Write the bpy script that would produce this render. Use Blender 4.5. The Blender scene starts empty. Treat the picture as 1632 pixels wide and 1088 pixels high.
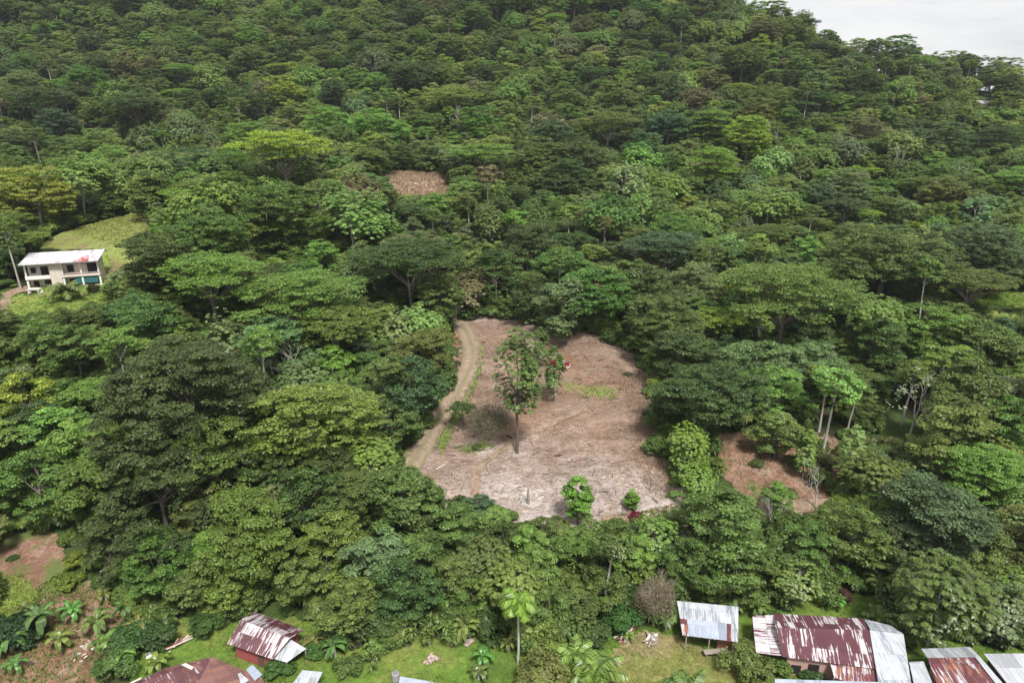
import bpy, math, random
import numpy as np
from mathutils import Matrix, Vector

random.seed(7)
RNG = np.random.default_rng(11)
D = bpy.data
SC = bpy.context.scene
COL = SC.collection
PI = math.pi

# ------------------------------------------------------------------ camera model
F_PX, CX, CY = 1088.0, 816.0, 544.0
PITCH = math.radians(20.0)
CAMZ = 60.0
cP, sP = math.cos(PITCH), math.sin(PITCH)


def ray(px, py):
    u = (px - CX) / F_PX
    v = (CY - py) / F_PX
    return np.array([u, cP + sP * v, -sP + cP * v])


def at_y(px, py, y):
    d = ray(px, py)
    t = y / d[1]
    return np.array([d[0] * t, y, CAMZ + d[2] * t])


def at_z(px, py, z):
    d = ray(px, py)
    t = (z - CAMZ) / d[2]
    return np.array([d[0] * t, d[1] * t, z])


def project(P):
    P = np.atleast_2d(np.asarray(P, float))
    x, y, z = P[:, 0], P[:, 1], P[:, 2] - CAMZ
    dep = y * cP - z * sP
    up = y * sP + z * cP
    dep = np.where(dep < 1e-3, 1e-3, dep)
    return np.stack([CX + F_PX * x / dep, CY - F_PX * up / dep, dep], 1)


# ------------------------------------------------------------------ terrain
ctrl = []
for x in (-110, -60, 0, 60, 110):
    ctrl.append((x, 0, -2.0))
    ctrl.append((x, 35, -0.6))
for x, y, z in ((-62, 52, 0), (-30, 52, 0), (0, 52, 0), (30, 52, 0), (62, 52, 0),
                (-48, 64, .9), (-25, 65, .4), (0, 66, .5), (28, 67, .5), (52, 65, .6),
                (-110, 60, 3), (110, 60, 2)):
    ctrl.append((x, y, z))


def cp(px, py, y, th=0.0):
    p = at_y(px, py, y)
    ctrl.append((p[0], p[1], p[2] - th))


cp(50, 870, 77); cp(10, 930, 70)
cp(860, 820, 84); cp(860, 760, 92); cp(860, 700, 102); cp(870, 640, 115); cp(880, 580, 131); cp(830, 512, 153)
cp(1060, 770, 92); cp(1050, 700, 102); cp(1040, 640, 115); cp(990, 560, 137)
cp(655, 742, 95); cp(700, 660, 110); cp(745, 560, 136)
cp(1170, 700, 103); cp(1230, 810, 86); cp(1320, 760, 93); cp(1313, 702, 103); cp(1447, 695, 105)
cp(48, 466, 137); cp(160, 459, 140); cp(90, 495, 129); cp(5, 500, 128)
cp(100, 392, 157); cp(190, 425, 150); cp(225, 348, 176); cp(150, 362, 170)
ctrl += [(-52, 92, 7.0), (-75, 96, 9.5), (-62, 112, 13.0), (-35, 110, 8.5), (-40, 135, 15), (-30, 160, 17), (-110, 110, 15)]
cp(670, 297, 236); cp(620, 284, 242); cp(715, 300, 236)
for px in (100, 450, 816, 1100):
    pass
cp(60, 250, 262, 13); cp(250, 250, 262, 13)
for px in (-50, 250, 530, 816, 1050):
    cp(px, 195, 300, 13)
    cp(px, 100, 375, 13)
    cp(px, 0, 470, 13)
    cp(px, -90, 560, 13)
cp(1580, 478, 152); cp(1350, 470, 150, 8)
cp(1200, 340, 205, 13); cp(1450, 340, 200, 13); cp(1650, 340, 198, 13)
cp(1250, 220, 270, 13); cp(1450, 230, 262, 13); cp(1650, 240, 255, 13)
cp(1250, 110, 350, 13); cp(1450, 150, 330, 13); cp(1650, 165, 320, 13)
crest = [(1060, -60, 500), (1195, 6, 440), (1300, 52, 405), (1400, 84, 390), (1500, 100, 380), (1632, 112, 372), (1760, 122, 368)]
for px, py, y in crest:
    cp(px, py, y, 11)
    p = at_y(px, py, y)
    ctrl.append((p[0] * 1.28, y * 1.28, p[2] - 62))
ctrl = np.array(ctrl)


def _phi(r2):
    return r2 * np.log(r2 + 1e-9)


S_ = 100.0
_C = ctrl[:, :2] / S_
_n = len(_C)
_K = _phi(((_C[:, None] - _C[None]) ** 2).sum(-1)) + np.eye(_n) * 0.012
_P = np.hstack([np.ones((_n, 1)), _C])
_A = np.zeros((_n + 3, _n + 3))
_A[:_n, :_n] = _K; _A[:_n, _n:] = _P; _A[_n:, :_n] = _P.T
_W = np.linalg.solve(_A, np.concatenate([ctrl[:, 2], np.zeros(3)]))
_ph = RNG.uniform(0, 6.28, 40); _an = RNG.uniform(0, 6.28, 40)


def height(x, y):
    x = np.asarray(x, float); y = np.asarray(y, float)
    shp = np.broadcast(x, y).shape
    x = np.broadcast_to(x, shp).ravel(); y = np.broadcast_to(y, shp).ravel()
    out = np.empty(len(x))
    for s in range(0, len(x), 20000):
        xx = np.clip(x[s:s + 20000], -430, 480) / S_; yy = np.clip(y[s:s + 20000], -20, 640) / S_
        r2 = (xx[:, None] - _C[None, :, 0]) ** 2 + (yy[:, None] - _C[None, :, 1]) ** 2
        out[s:s + 20000] = _phi(r2) @ _W[:_n] + _W[_n] + _W[_n + 1] * xx + _W[_n + 2] * yy
    n = 0
    for k in range(14):
        wl = 7 * 1.24 ** k
        n = n + wl * 0.011 * np.sin((x * math.cos(_an[k]) + y * math.sin(_an[k])) * 6.283 / wl + _ph[k]) * np.sin(
            (x * math.cos(_an[k] + 1.3) + y * math.sin(_an[k] + 1.3)) * 6.283 / (wl * 1.3) + _ph[k + 14])
    amp = np.clip((y - 66) / 40, 0.1, 1)
    house = np.exp(-(((x + 92) / 16) ** 2 + ((y - 140) / 11) ** 4))
    return (out + n * amp * (1 - 0.85 * house)).reshape(shp)


def hz(x, y):
    return float(height(np.array([x]), np.array([y]))[0])


def ground_px(px, py, h=0.0):
    """where the ray through a picture point comes within h of the ground"""
    d = ray(px, py)
    ys = np.concatenate([np.arange(40, 300, 0.5), np.arange(300, 650, 2.0)])
    t = ys / d[1]
    z = CAMZ + d[2] * t
    g = height(d[0] * t, ys) + h
    k = np.argmax(z <= g)
    if z[k] > g[k]:
        k = len(ys) - 1
    y = ys[k]
    return np.array([d[0] * t[k], y, g[k] - h])


# ------------------------------------------------------------------ polygons in the photograph (for laying out the land)
CLEARING_SEEN = [(692, 772), (660, 745), (690, 690), (708, 640), (728, 580), (725, 530), (745, 508), (800, 506), (880, 527), (960, 538), (1012, 566), (1032, 600), (1048, 645), (1052, 700), (1068, 755), (1080, 790), (1040, 822), (980, 835), (930, 828), (860, 820), (800, 798), (760, 790), (700, 790)]
CLEARING = [(655, 790), (640, 748), (690, 690), (708, 640), (728, 580), (725, 530), (735, 500), (800, 496), (880, 517), (965, 528), (1022, 556), (1042, 600), (1060, 645), (1066, 700), (1085, 755), (1100, 800), (1060, 850), (980, 862), (930, 862), (860, 856), (800, 838), (760, 826), (700, 822)]
SOILR = [(1128, 705), (1190, 683), (1235, 700), (1300, 690), (1350, 700), (1345, 740), (1345, 790), (1310, 826), (1200, 826), (1185, 790), (1140, 750)]
SHOULDER = [(970, 822), (1040, 812), (1110, 795), (1200, 815), (1200, 840), (1090, 848), (985, 842)]
HILLGAP = [(607, 290), (618, 277), (640, 274), (708, 277), (722, 300), (726, 316), (690, 320), (640, 316), (618, 305)]
PASTURE = [(40, 400), (75, 382), (110, 366), (160, 352), (228, 336), (240, 352), (238, 400), (215, 415), (195, 428), (170, 440), (165, 400)]
HLAWN = [(-20, 462), (50, 470), (60, 400), (170, 400), (190, 440), (192, 478), (160, 490), (60, 512), (-20, 512)]
BANK = [(-20, 850), (60, 842), (98, 848), (112, 880), (108, 905), (80, 925), (55, 945), (35, 925), (-20, 912)]
LGRASS = [(-20, 912), (45, 918), (62, 935), (50, 985), (30, 1000), (-20, 1000)]
GARDEN = [(-20, 1000), (40, 995), (60, 940), (110, 905), (180, 950), (230, 1000), (200, 1040), (170, 1100), (-20, 1100)]
RLAWN = [(1515, 470), (1640, 462), (1700, 470), (1700, 494), (1640, 492), (1540, 484)]
VILLAGE = [(210, 1010), (300, 985), (350, 975), (500, 985), (560, 1030), (640, 1015), (700, 985), (780, 1015), (860, 1025), (940, 1000), (975, 985), (1060, 1000), (1075, 955), (1180, 962), (1200, 940), (1400, 945), (1420, 985), (1460, 1010), (1640, 1030), (1720, 1060), (1720, 1100), (200, 1100)]
ROOFS = [[(352, 970), (490, 985), (490, 1075), (352, 1060)], [(205, 1045), (425, 1045), (425, 1100), (205, 1100)], [(1072, 950), (1182, 955), (1182, 1045), (1072, 1050)],
         [(1193, 970), (1425, 975), (1460, 1100), (1200, 1100)], [(1440, 1025), (1700, 1020), (1700, 1100), (1440, 1100)], [(620, 1060), (700, 1070), (700, 1100), (620, 1100)], [(460, 1060), (520, 1060), (520, 1100), (460, 1100)]]
PALETREES = [[(1552, 146), (1588, 146), (1588, 158), (1552, 158)], [(1285, 640), (1345, 640), (1345, 705), (1285, 705)], [(1400, 622), (1488, 622), (1488, 704), (1400, 704)], [(1205, 770), (1270, 770), (1250, 885), (1210, 885)], [(950, 870), (985, 870), (985, 960), (950, 960)]]


def in_poly(px, py, poly):
    px = np.atleast_1d(px); py = np.atleast_1d(py)
    ins = np.zeros(len(px), bool)
    j = len(poly) - 1
    for i in range(len(poly)):
        xi, yi = poly[i]; xj, yj = poly[j]
        c = ((yi > py) != (yj > py)) & (px < (xj - xi) * (py - yi) / (yj - yi + 1e-12) + xi)
        ins ^= c
        j = i
    return ins


# ------------------------------------------------------------------ object helpers
def link(o, parent=None):
    COL.objects.link(o)
    if parent is not None:
        o.parent = parent
    return o


def tag(o, label=None, cat=None, group=None, kind=None):
    if label: o['label'] = label
    if cat: o['category'] = cat
    if group: o['group'] = group
    if kind: o['kind'] = kind
    return o


def empty(name, loc, rz=0.0):
    o = D.objects.new(name, None)
    o.empty_display_size = 0.5
    o.location = [float(v) for v in loc]
    o.rotation_euler = (0, 0, rz)
    return link(o)


class MB:
    """collects boxes, tubes and sheets for ONE mesh"""

    def __init__(s):
        s.v = []; s.f = []; s.uv = []; s.mi = []

    def add(s, vs, fs, uvs=None, mi=0):
        o = len(s.v)
        s.v += [tuple(float(c) for c in p) for p in vs]
        for i, f in enumerate(fs):
            s.f.append(tuple(o + k for k in f)); s.mi.append(mi)
            s.uv.append([uvs[k] for k in f] if uvs is not None else [(vs[k][0] * 1.0, vs[k][1] * 1.0) for k in f])
        return s

    def box(s, x0, x1, y0, y1, z0, z1, M=None, mi=0):
        vs = [(x, y, z) for z in (z0, z1) for y in (y0, y1) for x in (x0, x1)]
        if M is not None:
            vs = [tuple(M @ Vector(p)) for p in vs]
        return s.add(vs, [(0, 2, 3, 1), (4, 5, 7, 6), (0, 1, 5, 4), (2, 6, 7, 3), (0, 4, 6, 2), (1, 3, 7, 5)], mi=mi)

    def tube(s, pts, rad, n=6, mi=0, cap=True):
        pts = [Vector([float(c) for c in p]) for p in pts]
        rings = []
        for i, p in enumerate(pts):
            d = (pts[min(i + 1, len(pts) - 1)] - pts[max(i - 1, 0)]).normalized()
            a = d.cross(Vector((0, 0, 1)))
            if a.length < .05: a = d.cross(Vector((1, 0, 0)))
            a.normalize(); b = d.cross(a)
            r = rad[i] if hasattr(rad, '__len__') else rad
            rings.append([p + a * (r * math.cos(2 * PI * k / n)) + b * (r * math.sin(2 * PI * k / n)) for k in range(n)])
        vs = [q for r in rings for q in r]
        fs = [(i * n + k, i * n + (k + 1) % n, (i + 1) * n + (k + 1) % n, (i + 1) * n + k) for i in range(len(pts) - 1) for k in range(n)]
        if cap:
            fs.append(tuple(range(n))[::-1]); fs.append(tuple((len(pts) - 1) * n + k for k in range(n)))
        return s.add(vs, fs, mi=mi)

    def slab(s, c, th=0.05, uvs=None, mi=0, grid=None):
        """a sheet with thickness th through the corners c (any polygon, counter-clockwise from above)"""
        n = len(c)
        c = [Vector([float(q) for q in p]) for p in c]
        e = (c[1] - c[0]).normalized()
        nn = (c[1] - c[0]).cross(c[-1] - c[0]).normalized()
        g = nn.cross(e)
        top = c; bot = [p - nn * th for p in c]
        u = [((p - c[0]).dot(e), (p - c[0]).dot(g)) for p in c]
        vs = top + bot
        fs = [tuple(range(n)), tuple(range(2 * n - 1, n - 1, -1))] + [(i, i + n, (i + 1) % n + n, (i + 1) % n) for i in range(n)]
        return s.add(vs, fs, uvs=u + u, mi=mi)

    def build(s, name, mats, parent=None, smooth=False):
        me = D.meshes.new(name)
        me.from_pydata(s.v, [], s.f)
        if not isinstance(mats, (list, tuple)): mats = [mats]
        for m in mats: me.materials.append(m)
        uvl = me.uv_layers.new(name='UVMap')
        flat = [c for f in s.uv for p in f for c in p]
        uvl.data.foreach_set('uv', flat)
        me.polygons.foreach_set('material_index', s.mi)
        if smooth: me.polygons.foreach_set('use_smooth', [True] * len(s.f))
        me.update()
        return link(D.objects.new(name, me), parent)


def quads_mesh(name, V, F, mats, var=None, mi=None, smooth=False):
    me = D.meshes.new(name)
    V = np.ascontiguousarray(V, np.float32); F = np.ascontiguousarray(F, np.int32)
    me.vertices.add(len(V)); me.vertices.foreach_set('co', V.ravel())
    me.loops.add(F.size); me.loops.foreach_set('vertex_index', F.ravel())
    me.polygons.add(len(F))
    k = F.shape[1]
    me.polygons.foreach_set('loop_start', np.arange(0, F.size, k, dtype=np.int32))
    me.polygons.foreach_set('loop_total', np.full(len(F), k, np.int32))
    for m in mats: me.materials.append(m)
    if mi is not None: me.polygons.foreach_set('material_index', np.asarray(mi, np.int32))
    if smooth: me.polygons.foreach_set('use_smooth', np.ones(len(F), bool))
    me.update(calc_edges=True)
    if var is not None:
        a = me.attributes.new('var', 'FLOAT', 'FACE'); a.data.foreach_set('value', np.asarray(var, np.float32))
    return me


# ------------------------------------------------------------------ materials
def newmat(name):
    m = D.materials.new(name); m.use_nodes = True
    nt = m.node_tree
    b = nt.nodes['Principled BSDF']
    return m, nt, b, nt.nodes['Material Output']


def N(nt, t, **kw):
    n = nt.nodes.new(t)
    for k, v in kw.items():
        if k.startswith('_'): n.inputs[k[1:].replace('_', ' ')].default_value = v
        else: setattr(n, k, v)
    return n


def mathn(nt, op, a, b=None, c=None, clamp=False):
    n = nt.nodes.new('ShaderNodeMath'); n.operation = op; n.use_clamp = clamp
    for i, v in enumerate((a, b, c)):
        if v is None: continue
        if hasattr(v, 'is_linked') or hasattr(v, 'links'): nt.links.new(v, n.inputs[i])
        else: n.inputs[i].default_value = v
    return n.outputs[0]


def mix(nt, fac, a, b, bt='MIX'):
    n = nt.nodes.new('ShaderNodeMix'); n.data_type = 'RGBA'; n.blend_type = bt
    for s, v in ((n.inputs[0], fac), (n.inputs[6], a), (n.inputs[7], b)):
        if hasattr(v, 'links'): nt.links.new(v, s)
        elif isinstance(v, (int, float)): s.default_value = v
        else: s.default_value = (*v, 1) if len(v) == 3 else v
    return n.outputs[2]


def noise(nt, vec, scale, detail=4, rough=.55, dist=0.0):
    n = N(nt, 'ShaderNodeTexNoise', _Scale=scale, _Detail=detail, _Roughness=rough, _Distortion=dist)
    if vec is not None: nt.links.new(vec, n.inputs['Vector'])
    return n.outputs['Fac']


def ramp(nt, fac, stops):
    n = nt.nodes.new('ShaderNodeValToRGB')
    e = n.color_ramp.elements
    while len(e) > 1: e.remove(e[-1])
    for i, (p, c) in enumerate(stops):
        q = e[0] if i == 0 else e.new(p)
        q.position = p; q.color = (*c, 1) if len(c) == 3 else c
    nt.links.new(fac, n.inputs[0])
    return n.outputs[0]


def pos(nt):
    return N(nt, 'ShaderNodeNewGeometry').outputs['Position']


def scaled(nt, vec, s):
    n = N(nt, 'ShaderNodeMapping'); nt.links.new(vec, n.inputs['Vector']); n.inputs['Scale'].default_value = s
    return n.outputs[0]


def bump(nt, b, h, strength=.4, dist=.1):
    n = N(nt, 'ShaderNodeBump', _Strength=strength, _Distance=dist)
    nt.links.new(h, n.inputs['Height']); nt.links.new(n.outputs[0], b.inputs['Normal'])


def leaf_mat(name, palette=None, trans=.26, rough=.40, gloss=.22):
    m, nt, b, out = newmat(name)
    at = N(nt, 'ShaderNodeAttribute', attribute_name='var')
    oi = N(nt, 'ShaderNodeObjectInfo')
    if palette is None:
        base = oi.outputs['Color']
    else:
        base = ramp(nt, oi.outputs['Random'], palette)
        for n in nt.nodes:
            if n.type == 'VALTORGB': n.color_ramp.interpolation = 'LINEAR'
    # leaf to leaf variation: tone and a little yellow; brighter leaves paint in highlights
    k = mathn(nt, 'MULTIPLY_ADD', at.outputs['Fac'], 1.3, .38)
    sc = N(nt, 'ShaderNodeVectorMath', operation='SCALE')
    nt.links.new(base, sc.inputs[0]); nt.links.new(k, sc.inputs['Scale'])
    wh = N(nt, 'ShaderNodeTexWhiteNoise', noise_dimensions='1D'); nt.links.new(at.outputs['Fac'], wh.inputs['W'])
    col = mix(nt, mathn(nt, 'MULTIPLY', wh.outputs['Value'], .30), sc.outputs[0], mix(nt, 1.0, sc.outputs[0], (1.35, 1.15, .75), 'MULTIPLY'))
    nt.links.new(col, b.inputs['Base Color'])
    b.inputs['Roughness'].default_value = rough
    b.inputs['Specular IOR Level'].default_value = gloss
    tr = N(nt, 'ShaderNodeBsdfTranslucent')
    nt.links.new(mix(nt, 1.0, col, (1.25, 1.5, .6), 'MULTIPLY'), tr.inputs['Color'])
    ms = N(nt, 'ShaderNodeMixShader'); ms.inputs[0].default_value = trans
    nt.links.new(b.outputs[0], ms.inputs[1]); nt.links.new(tr.outputs[0], ms.inputs[2])
    nt.links.new(ms.outputs[0], out.inputs['Surface'])
    return m


def bark_mat(name, c1, c2):
    m, nt, b, out = newmat(name)
    p = scaled(nt, N(nt, 'ShaderNodeTexCoord').outputs['Object'], (3, 3, .8))
    f = noise(nt, p, 2.0, 5)
    oi = N(nt, 'ShaderNodeObjectInfo')
    f2 = mathn(nt, 'MULTIPLY_ADD', oi.outputs['Random'], .35, f)
    nt.links.new(ramp(nt, f2, [(.35, c1), (.85, c2)]), b.inputs['Base Color'])
    b.inputs['Roughness'].default_value = .9
    bump(nt, b, f, .6, .05)
    return m


def soil_mat(name, cols, scale=.35, streak=(1, 1, 1), green=None, greenamt=.5, fine=(.55, 1.25), bumpd=.25, zones=None):
    m, nt, b, out = newmat(name)
    P = pos(nt)
    ps = scaled(nt, P, streak)
    big = noise(nt, ps, scale, 6, .62, .6)
    col = ramp(nt, big, cols)
    if zones:   # other earth on the lower part of the plot
        yy = N(nt, 'ShaderNodeSeparateXYZ'); nt.links.new(P, yy.inputs[0])
        f = mathn(nt, 'MULTIPLY_ADD', noise(nt, P, .06, 5, .6), -60.0, yy.outputs[1])
        f = mathn(nt, 'MULTIPLY_ADD', f, .02, -.9)
        col = mix(nt, ramp(nt, f, [(.28, (0, 0, 0)), (.52, (1, 1, 1))]), ramp(nt, big, zones), col)
    if zones:
        tan = noise(nt, P, .045, 5, .65, .5)
        col = mix(nt, ramp(nt, tan, [(.50, (0, 0, 0)), (.62, (.75, .75, .75))]), col, mix(nt, 1.0, col, (.80, .66, .50), 'MULTIPLY'))
        drk = noise(nt, scaled(nt, P, (.5, 1.2, 1)), .35, 6, .7, 1.0)
        col = mix(nt, ramp(nt, drk, [(.52, (0, 0, 0)), (.62, (.7, .7, .7))]), col, mix(nt, 1.0, col, (.55, .48, .42), 'MULTIPLY'))
    med = noise(nt, ps, 1.6, 5, .7, .8)
    fin = noise(nt, P, 5.0, 3, .7)
    k = mathn(nt, 'MULTIPLY', mathn(nt, 'MULTIPLY_ADD', med, 2.2, -.1), mathn(nt, 'MULTIPLY_ADD', fin, fine[1] - fine[0], fine[0] + .1))
    sc = N(nt, 'ShaderNodeVectorMath', operation='SCALE')
    nt.links.new(col, sc.inputs[0]); nt.links.new(k, sc.inputs['Scale'])
    c = sc.outputs[0]
    if green is not None:
        g = noise(nt, P, .09, 6, .68, .4)
        gm = ramp(nt, g, [(greenamt, (0, 0, 0)), (greenamt + .09, (1, 1, 1))])
        gv = mix(nt, fin, tuple(q * .7 for q in green), tuple(q * 1.4 for q in green))
        c = mix(nt, gm, c, gv)
    nt.links.new(c, b.inputs['Base Color'])
    b.inputs['Roughness'].default_value = .95
    b.inputs['Specular IOR Level'].default_value = .15
    bump(nt, b, med, .9, bumpd)
    return m


LEAF = leaf_mat('leaf')
BIGLEAF = leaf_mat('big_leaf', trans=.2, rough=.34, gloss=.35)
far_pal = [(0, (.070, .104, .038)), (.14, (.100, .145, .042)), (.3, (.130, .168, .053)), (.42, (.072, .112, .052)), (.55, (.156, .212, .056)),
           (.66, (.102, .145, .048)), (.78, (.135, .165, .062)), (.88, (.20, .245, .066)), (.965, (.155, .150, .08)), (1.0, (.09, .135, .05))]
far_pal = [(p, (c[0] * 1.30, c[1] * 1.30, c[2] * 1.32)) for p, c in far_pal]
LEAF_FAR = leaf_mat('leaf_far', far_pal)
LEAF_SHRUB = leaf_mat('leaf_shrub', [(0, (.065, .105, .03)), (.3, (.10, .16, .04)), (.6, (.075, .12, .032)), (.85, (.15, .21, .045)), (1, (.12, .14, .05))])
BARK = bark_mat('bark', (.06, .05, .04), (.20, .17, .14))
PALEBARK = bark_mat('pale_bark', (.22, .20, .17), (.50, .47, .42))
BARKRED = bark_mat('tan_bark', (.20, .13, .09), (.42, .30, .22))

FLOORM = soil_mat('forest_floor', [(.3, (.022, .026, .012)), (.55, (.045, .042, .022)), (.75, (.07, .055, .035))], .15, green=(.05, .08, .02), greenamt=.42)
CLEARM = soil_mat('cleared_soil', [(.28, (.13, .085, .06)), (.45, (.22, .145, .105)), (.58, (.32, .225, .175)), (.72, (.42, .33, .28))], .09, streak=(.55, 1.3, 1), green=(.15, .15, .05), greenamt=.66, zones=[(.28, (.20, .15, .125)), (.45, (.31, .25, .22)), (.6, (.42, .355, .325)), (.72, (.54, .48, .45))])
REDM = soil_mat('red_soil', [(.3, (.15, .085, .055)), (.5, (.25, .14, .095)), (.7, (.34, .24, .185))], .25, green=(.12, .15, .045), greenamt=.54)
DRYM = soil_mat('dry_grass', [(.3, (.24, .155, .12)), (.5, (.37, .255, .21)), (.7, (.46, .36, .30))], .3, green=(.2, .2, .08), greenamt=.66)
PASTM = soil_mat('pasture_grass', [(.36, (.19, .135, .085)), (.46, (.19, .19, .065)), (.56, (.20, .235, .065)), (.7, (.28, .24, .11))], .07)
LAWNM = soil_mat('lawn_grass', [(.3, (.075, .12, .022)), (.5, (.11, .18, .03)), (.62, (.16, .19, .045)), (.8, (.20, .16, .075))], .10, fine=(.7, 1.1), bumpd=.08)
YLAWNM = soil_mat('worn_grass', [(.3, (.13, .15, .04)), (.5, (.18, .18, .055)), (.65, (.24, .19, .10))], .2, fine=(.7, 1.1), bumpd=.08)
BGRASSM = soil_mat('bright_grass', [(.3, (.12, .17, .035)), (.55, (.18, .235, .05)), (.75, (.25, .23, .085))], .2, fine=(.7, 1.1), bumpd=.08)

# track: two pale wheel lines with weeds between
m, nt, b, out = newmat('dirt_track'); TRACKM = m
uv = N(nt, 'ShaderNodeUVMap').outputs[0]
sep = N(nt, 'ShaderNodeSeparateXYZ'); nt.links.new(uv, sep.inputs[0])
P = pos(nt)
wob = mathn(nt, 'MULTIPLY_ADD', noise(nt, P, .5, 3), .16, mathn(nt, 'SUBTRACT', sep.outputs[0], .08))
rut = mathn(nt, 'ABSOLUTE', mathn(nt, 'SUBTRACT', mathn(nt, 'ABSOLUTE', mathn(nt, 'SUBTRACT', wob, .5)), .23))
soilc = ramp(nt, noise(nt, P, 1.4, 7, .75), [(.32, (.17, .12, .08)), (.5, (.28, .205, .145)), (.7, (.38, .295, .22))])
edge = ramp(nt, noise(nt, P, .9, 5, .7), [(.42, (.24, .175, .115)), (.62, (.17, .18, .07))])
fac = ramp(nt, mathn(nt, 'MULTIPLY_ADD', noise(nt, P, 1.5, 4), .10, rut), [(.14, (0, 0, 0)), (.21, (1, 1, 1))])
nt.links.new(mix(nt, fac, soilc, edge), b.inputs['Base Color'])
b.inputs['Roughness'].default_value = .95
bump(nt, b, noise(nt, P, 3, 5), .6, .1)
PATHM = soil_mat('path_soil', [(.3, (.21, .145, .10)), (.6, (.32, .235, .17))], .6)


def plain(name, c, rough=.7, metal=0.0, spec=.4, var=.25, sc=1.5):
    m, nt, b, out = newmat(name)
    f = noise(nt, N(nt, 'ShaderNodeTexCoord').outputs['Object'], sc, 5, .65)
    nt.links.new(mix(nt, f, tuple(q * (1 - var) for q in c), tuple(min(1, q * (1 + var)) for q in c)), b.inputs['Base Color'])
    b.inputs['Roughness'].default_value = rough; b.inputs['Metallic'].default_value = metal
    b.inputs['Specular IOR Level'].default_value = spec
    return m


def tin_mat(name, paint, bare, rust, peel=.5, sheet=.85, rustamt=.62, rough=.5, swap=False, seed=0.0, stain=.5):
    """corrugated sheets: paint that has peeled off in strips along the sheet, sheet-to-sheet change, some rust"""
    m, nt, b, out = newmat(name)
    uv = N(nt, 'ShaderNodeUVMap').outputs[0]
    mp = N(nt, 'ShaderNodeMapping'); nt.links.new(uv, mp.inputs['Vector']); mp.inputs['Location'].default_value = (seed * 3.7, seed * 1.9, 0)
    if swap: mp.inputs['Rotation'].default_value = (0, 0, PI / 2)
    uv = mp.outputs[0]
    sp = N(nt, 'ShaderNodeSeparateXYZ'); nt.links.new(uv, sp.inputs[0])
    sid = mathn(nt, 'FLOOR', mathn(nt, 'DIVIDE', sp.outputs[0], sheet))
    row = mathn(nt, 'FLOOR', mathn(nt, 'DIVIDE', mathn(nt, 'ADD', sp.outputs[1], 100 + seed), 2.9))
    cid = N(nt, 'ShaderNodeCombineXYZ'); nt.links.new(sid, cid.inputs[0]); nt.links.new(row, cid.inputs[1])
    wn = N(nt, 'ShaderNodeTexWhiteNoise', noise_dimensions='2D'); nt.links.new(cid.outputs[0], wn.inputs['Vector'])
    st = noise(nt, scaled(nt, uv, (5.0, .40, 1)), 1.0, 3, .55)
    blot = noise(nt, uv, .45, 3, .6)
    f = mathn(nt, 'ADD', mathn(nt, 'MULTIPLY_ADD', wn.outputs['Value'], .22, st), mathn(nt, 'MULTIPLY_ADD', blot, .28, -.25))
    fac = ramp(nt, f, [(peel, (0, 0, 0)), (peel + .035, (1, 1, 1))])
    pv = mix(nt, wn.outputs['Value'], tuple(q * .72 for q in paint), tuple(min(q * 1.22, 1) for q in paint))
    bv = mix(nt, noise(nt, uv, .8, 5, .7), tuple(q * .6 for q in bare), tuple(min(q * 1.2, 1) for q in bare))
    c = mix(nt, fac, pv, bv)
    rf = ramp(nt, noise(nt, scaled(nt, uv, (1.6, .5, 1)), 1.1, 5, .7), [(rustamt, (0, 0, 0)), (rustamt + .12, (1, 1, 1))])
    c = mix(nt, mathn(nt, 'MULTIPLY', rf, .85), c, rust)
    # lap lines of the sheets
    fr = mathn(nt, 'FRACT', mathn(nt, 'DIVIDE', sp.outputs[0], sheet))
    lap = ramp(nt, fr, [(0.0, (1, 1, 1)), (.05, (0, 0, 0))])
    fr2 = mathn(nt, 'FRACT', mathn(nt, 'DIVIDE', mathn(nt, 'ADD', sp.outputs[1], 100 + seed), 2.9))
    lap2 = ramp(nt, fr2, [(0.0, (1, 1, 1)), (.03, (0, 0, 0))])
    c = mix(nt, mathn(nt, 'MULTIPLY', mathn(nt, 'MAXIMUM', lap, lap2), stain), c, tuple(q * .35 for q in paint))
    nt.links.new(c, b.inputs['Base Color'])
    b.inputs['Roughness'].default_value = rough; b.inputs['Metallic'].default_value = .15
    wv = mathn(nt, 'SINE', mathn(nt, 'MULTIPLY', sp.outputs[0], 2 * PI / .15))
    bump(nt, b, wv, .5, .03)
    return m


TIN_RED = tin_mat('rusty_red_tin', (.13, .045, .055), (.60, .58, .60), (.20, .07, .035), peel=.54, seed=1)
TIN_SHED = tin_mat('streaked_maroon_tin', (.13, .045, .055), (.62, .58, .60), (.26, .10, .05), peel=.50, seed=21, sheet=.8)
TIN_RED2 = tin_mat('worn_red_tin', (.15, .050, .060), (.60, .58, .60), (.34, .13, .06), peel=.56, seed=5, rustamt=.50)
TIN_LEAN = tin_mat('striped_red_tin', (.18, .06, .07), (.60, .58, .60), (.2, .08, .05), peel=.43, seed=3, swap=True)
TIN_PURPLE = tin_mat('dull_purple_tin', (.15, .065, .075), (.55, .5, .48), (.24, .10, .06), peel=.66, seed=4, rustamt=.50)
TIN_BROWN = tin_mat('brown_tin', (.22, .105, .095), (.5, .45, .42), (.30, .13, .06), peel=.70, seed=7, rustamt=.55)
TIN_WHITE = tin_mat('pale_tin', (.34, .37, .42), (.56, .58, .61), (.45, .33, .26), peel=.42, seed=2, rustamt=.72, stain=.35)
TIN_GREY = tin_mat('grey_tin', (.40, .41, .43), (.55, .57, .61), (.28, .18, .15), peel=.5, seed=8, rustamt=.70, stain=.3)
TIN_BLUE = tin_mat('bluish_tin', (.36, .41, .50), (.46, .50, .58), (.4, .35, .3), peel=.5, seed=9, rustamt=.8, stain=.3)
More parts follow.
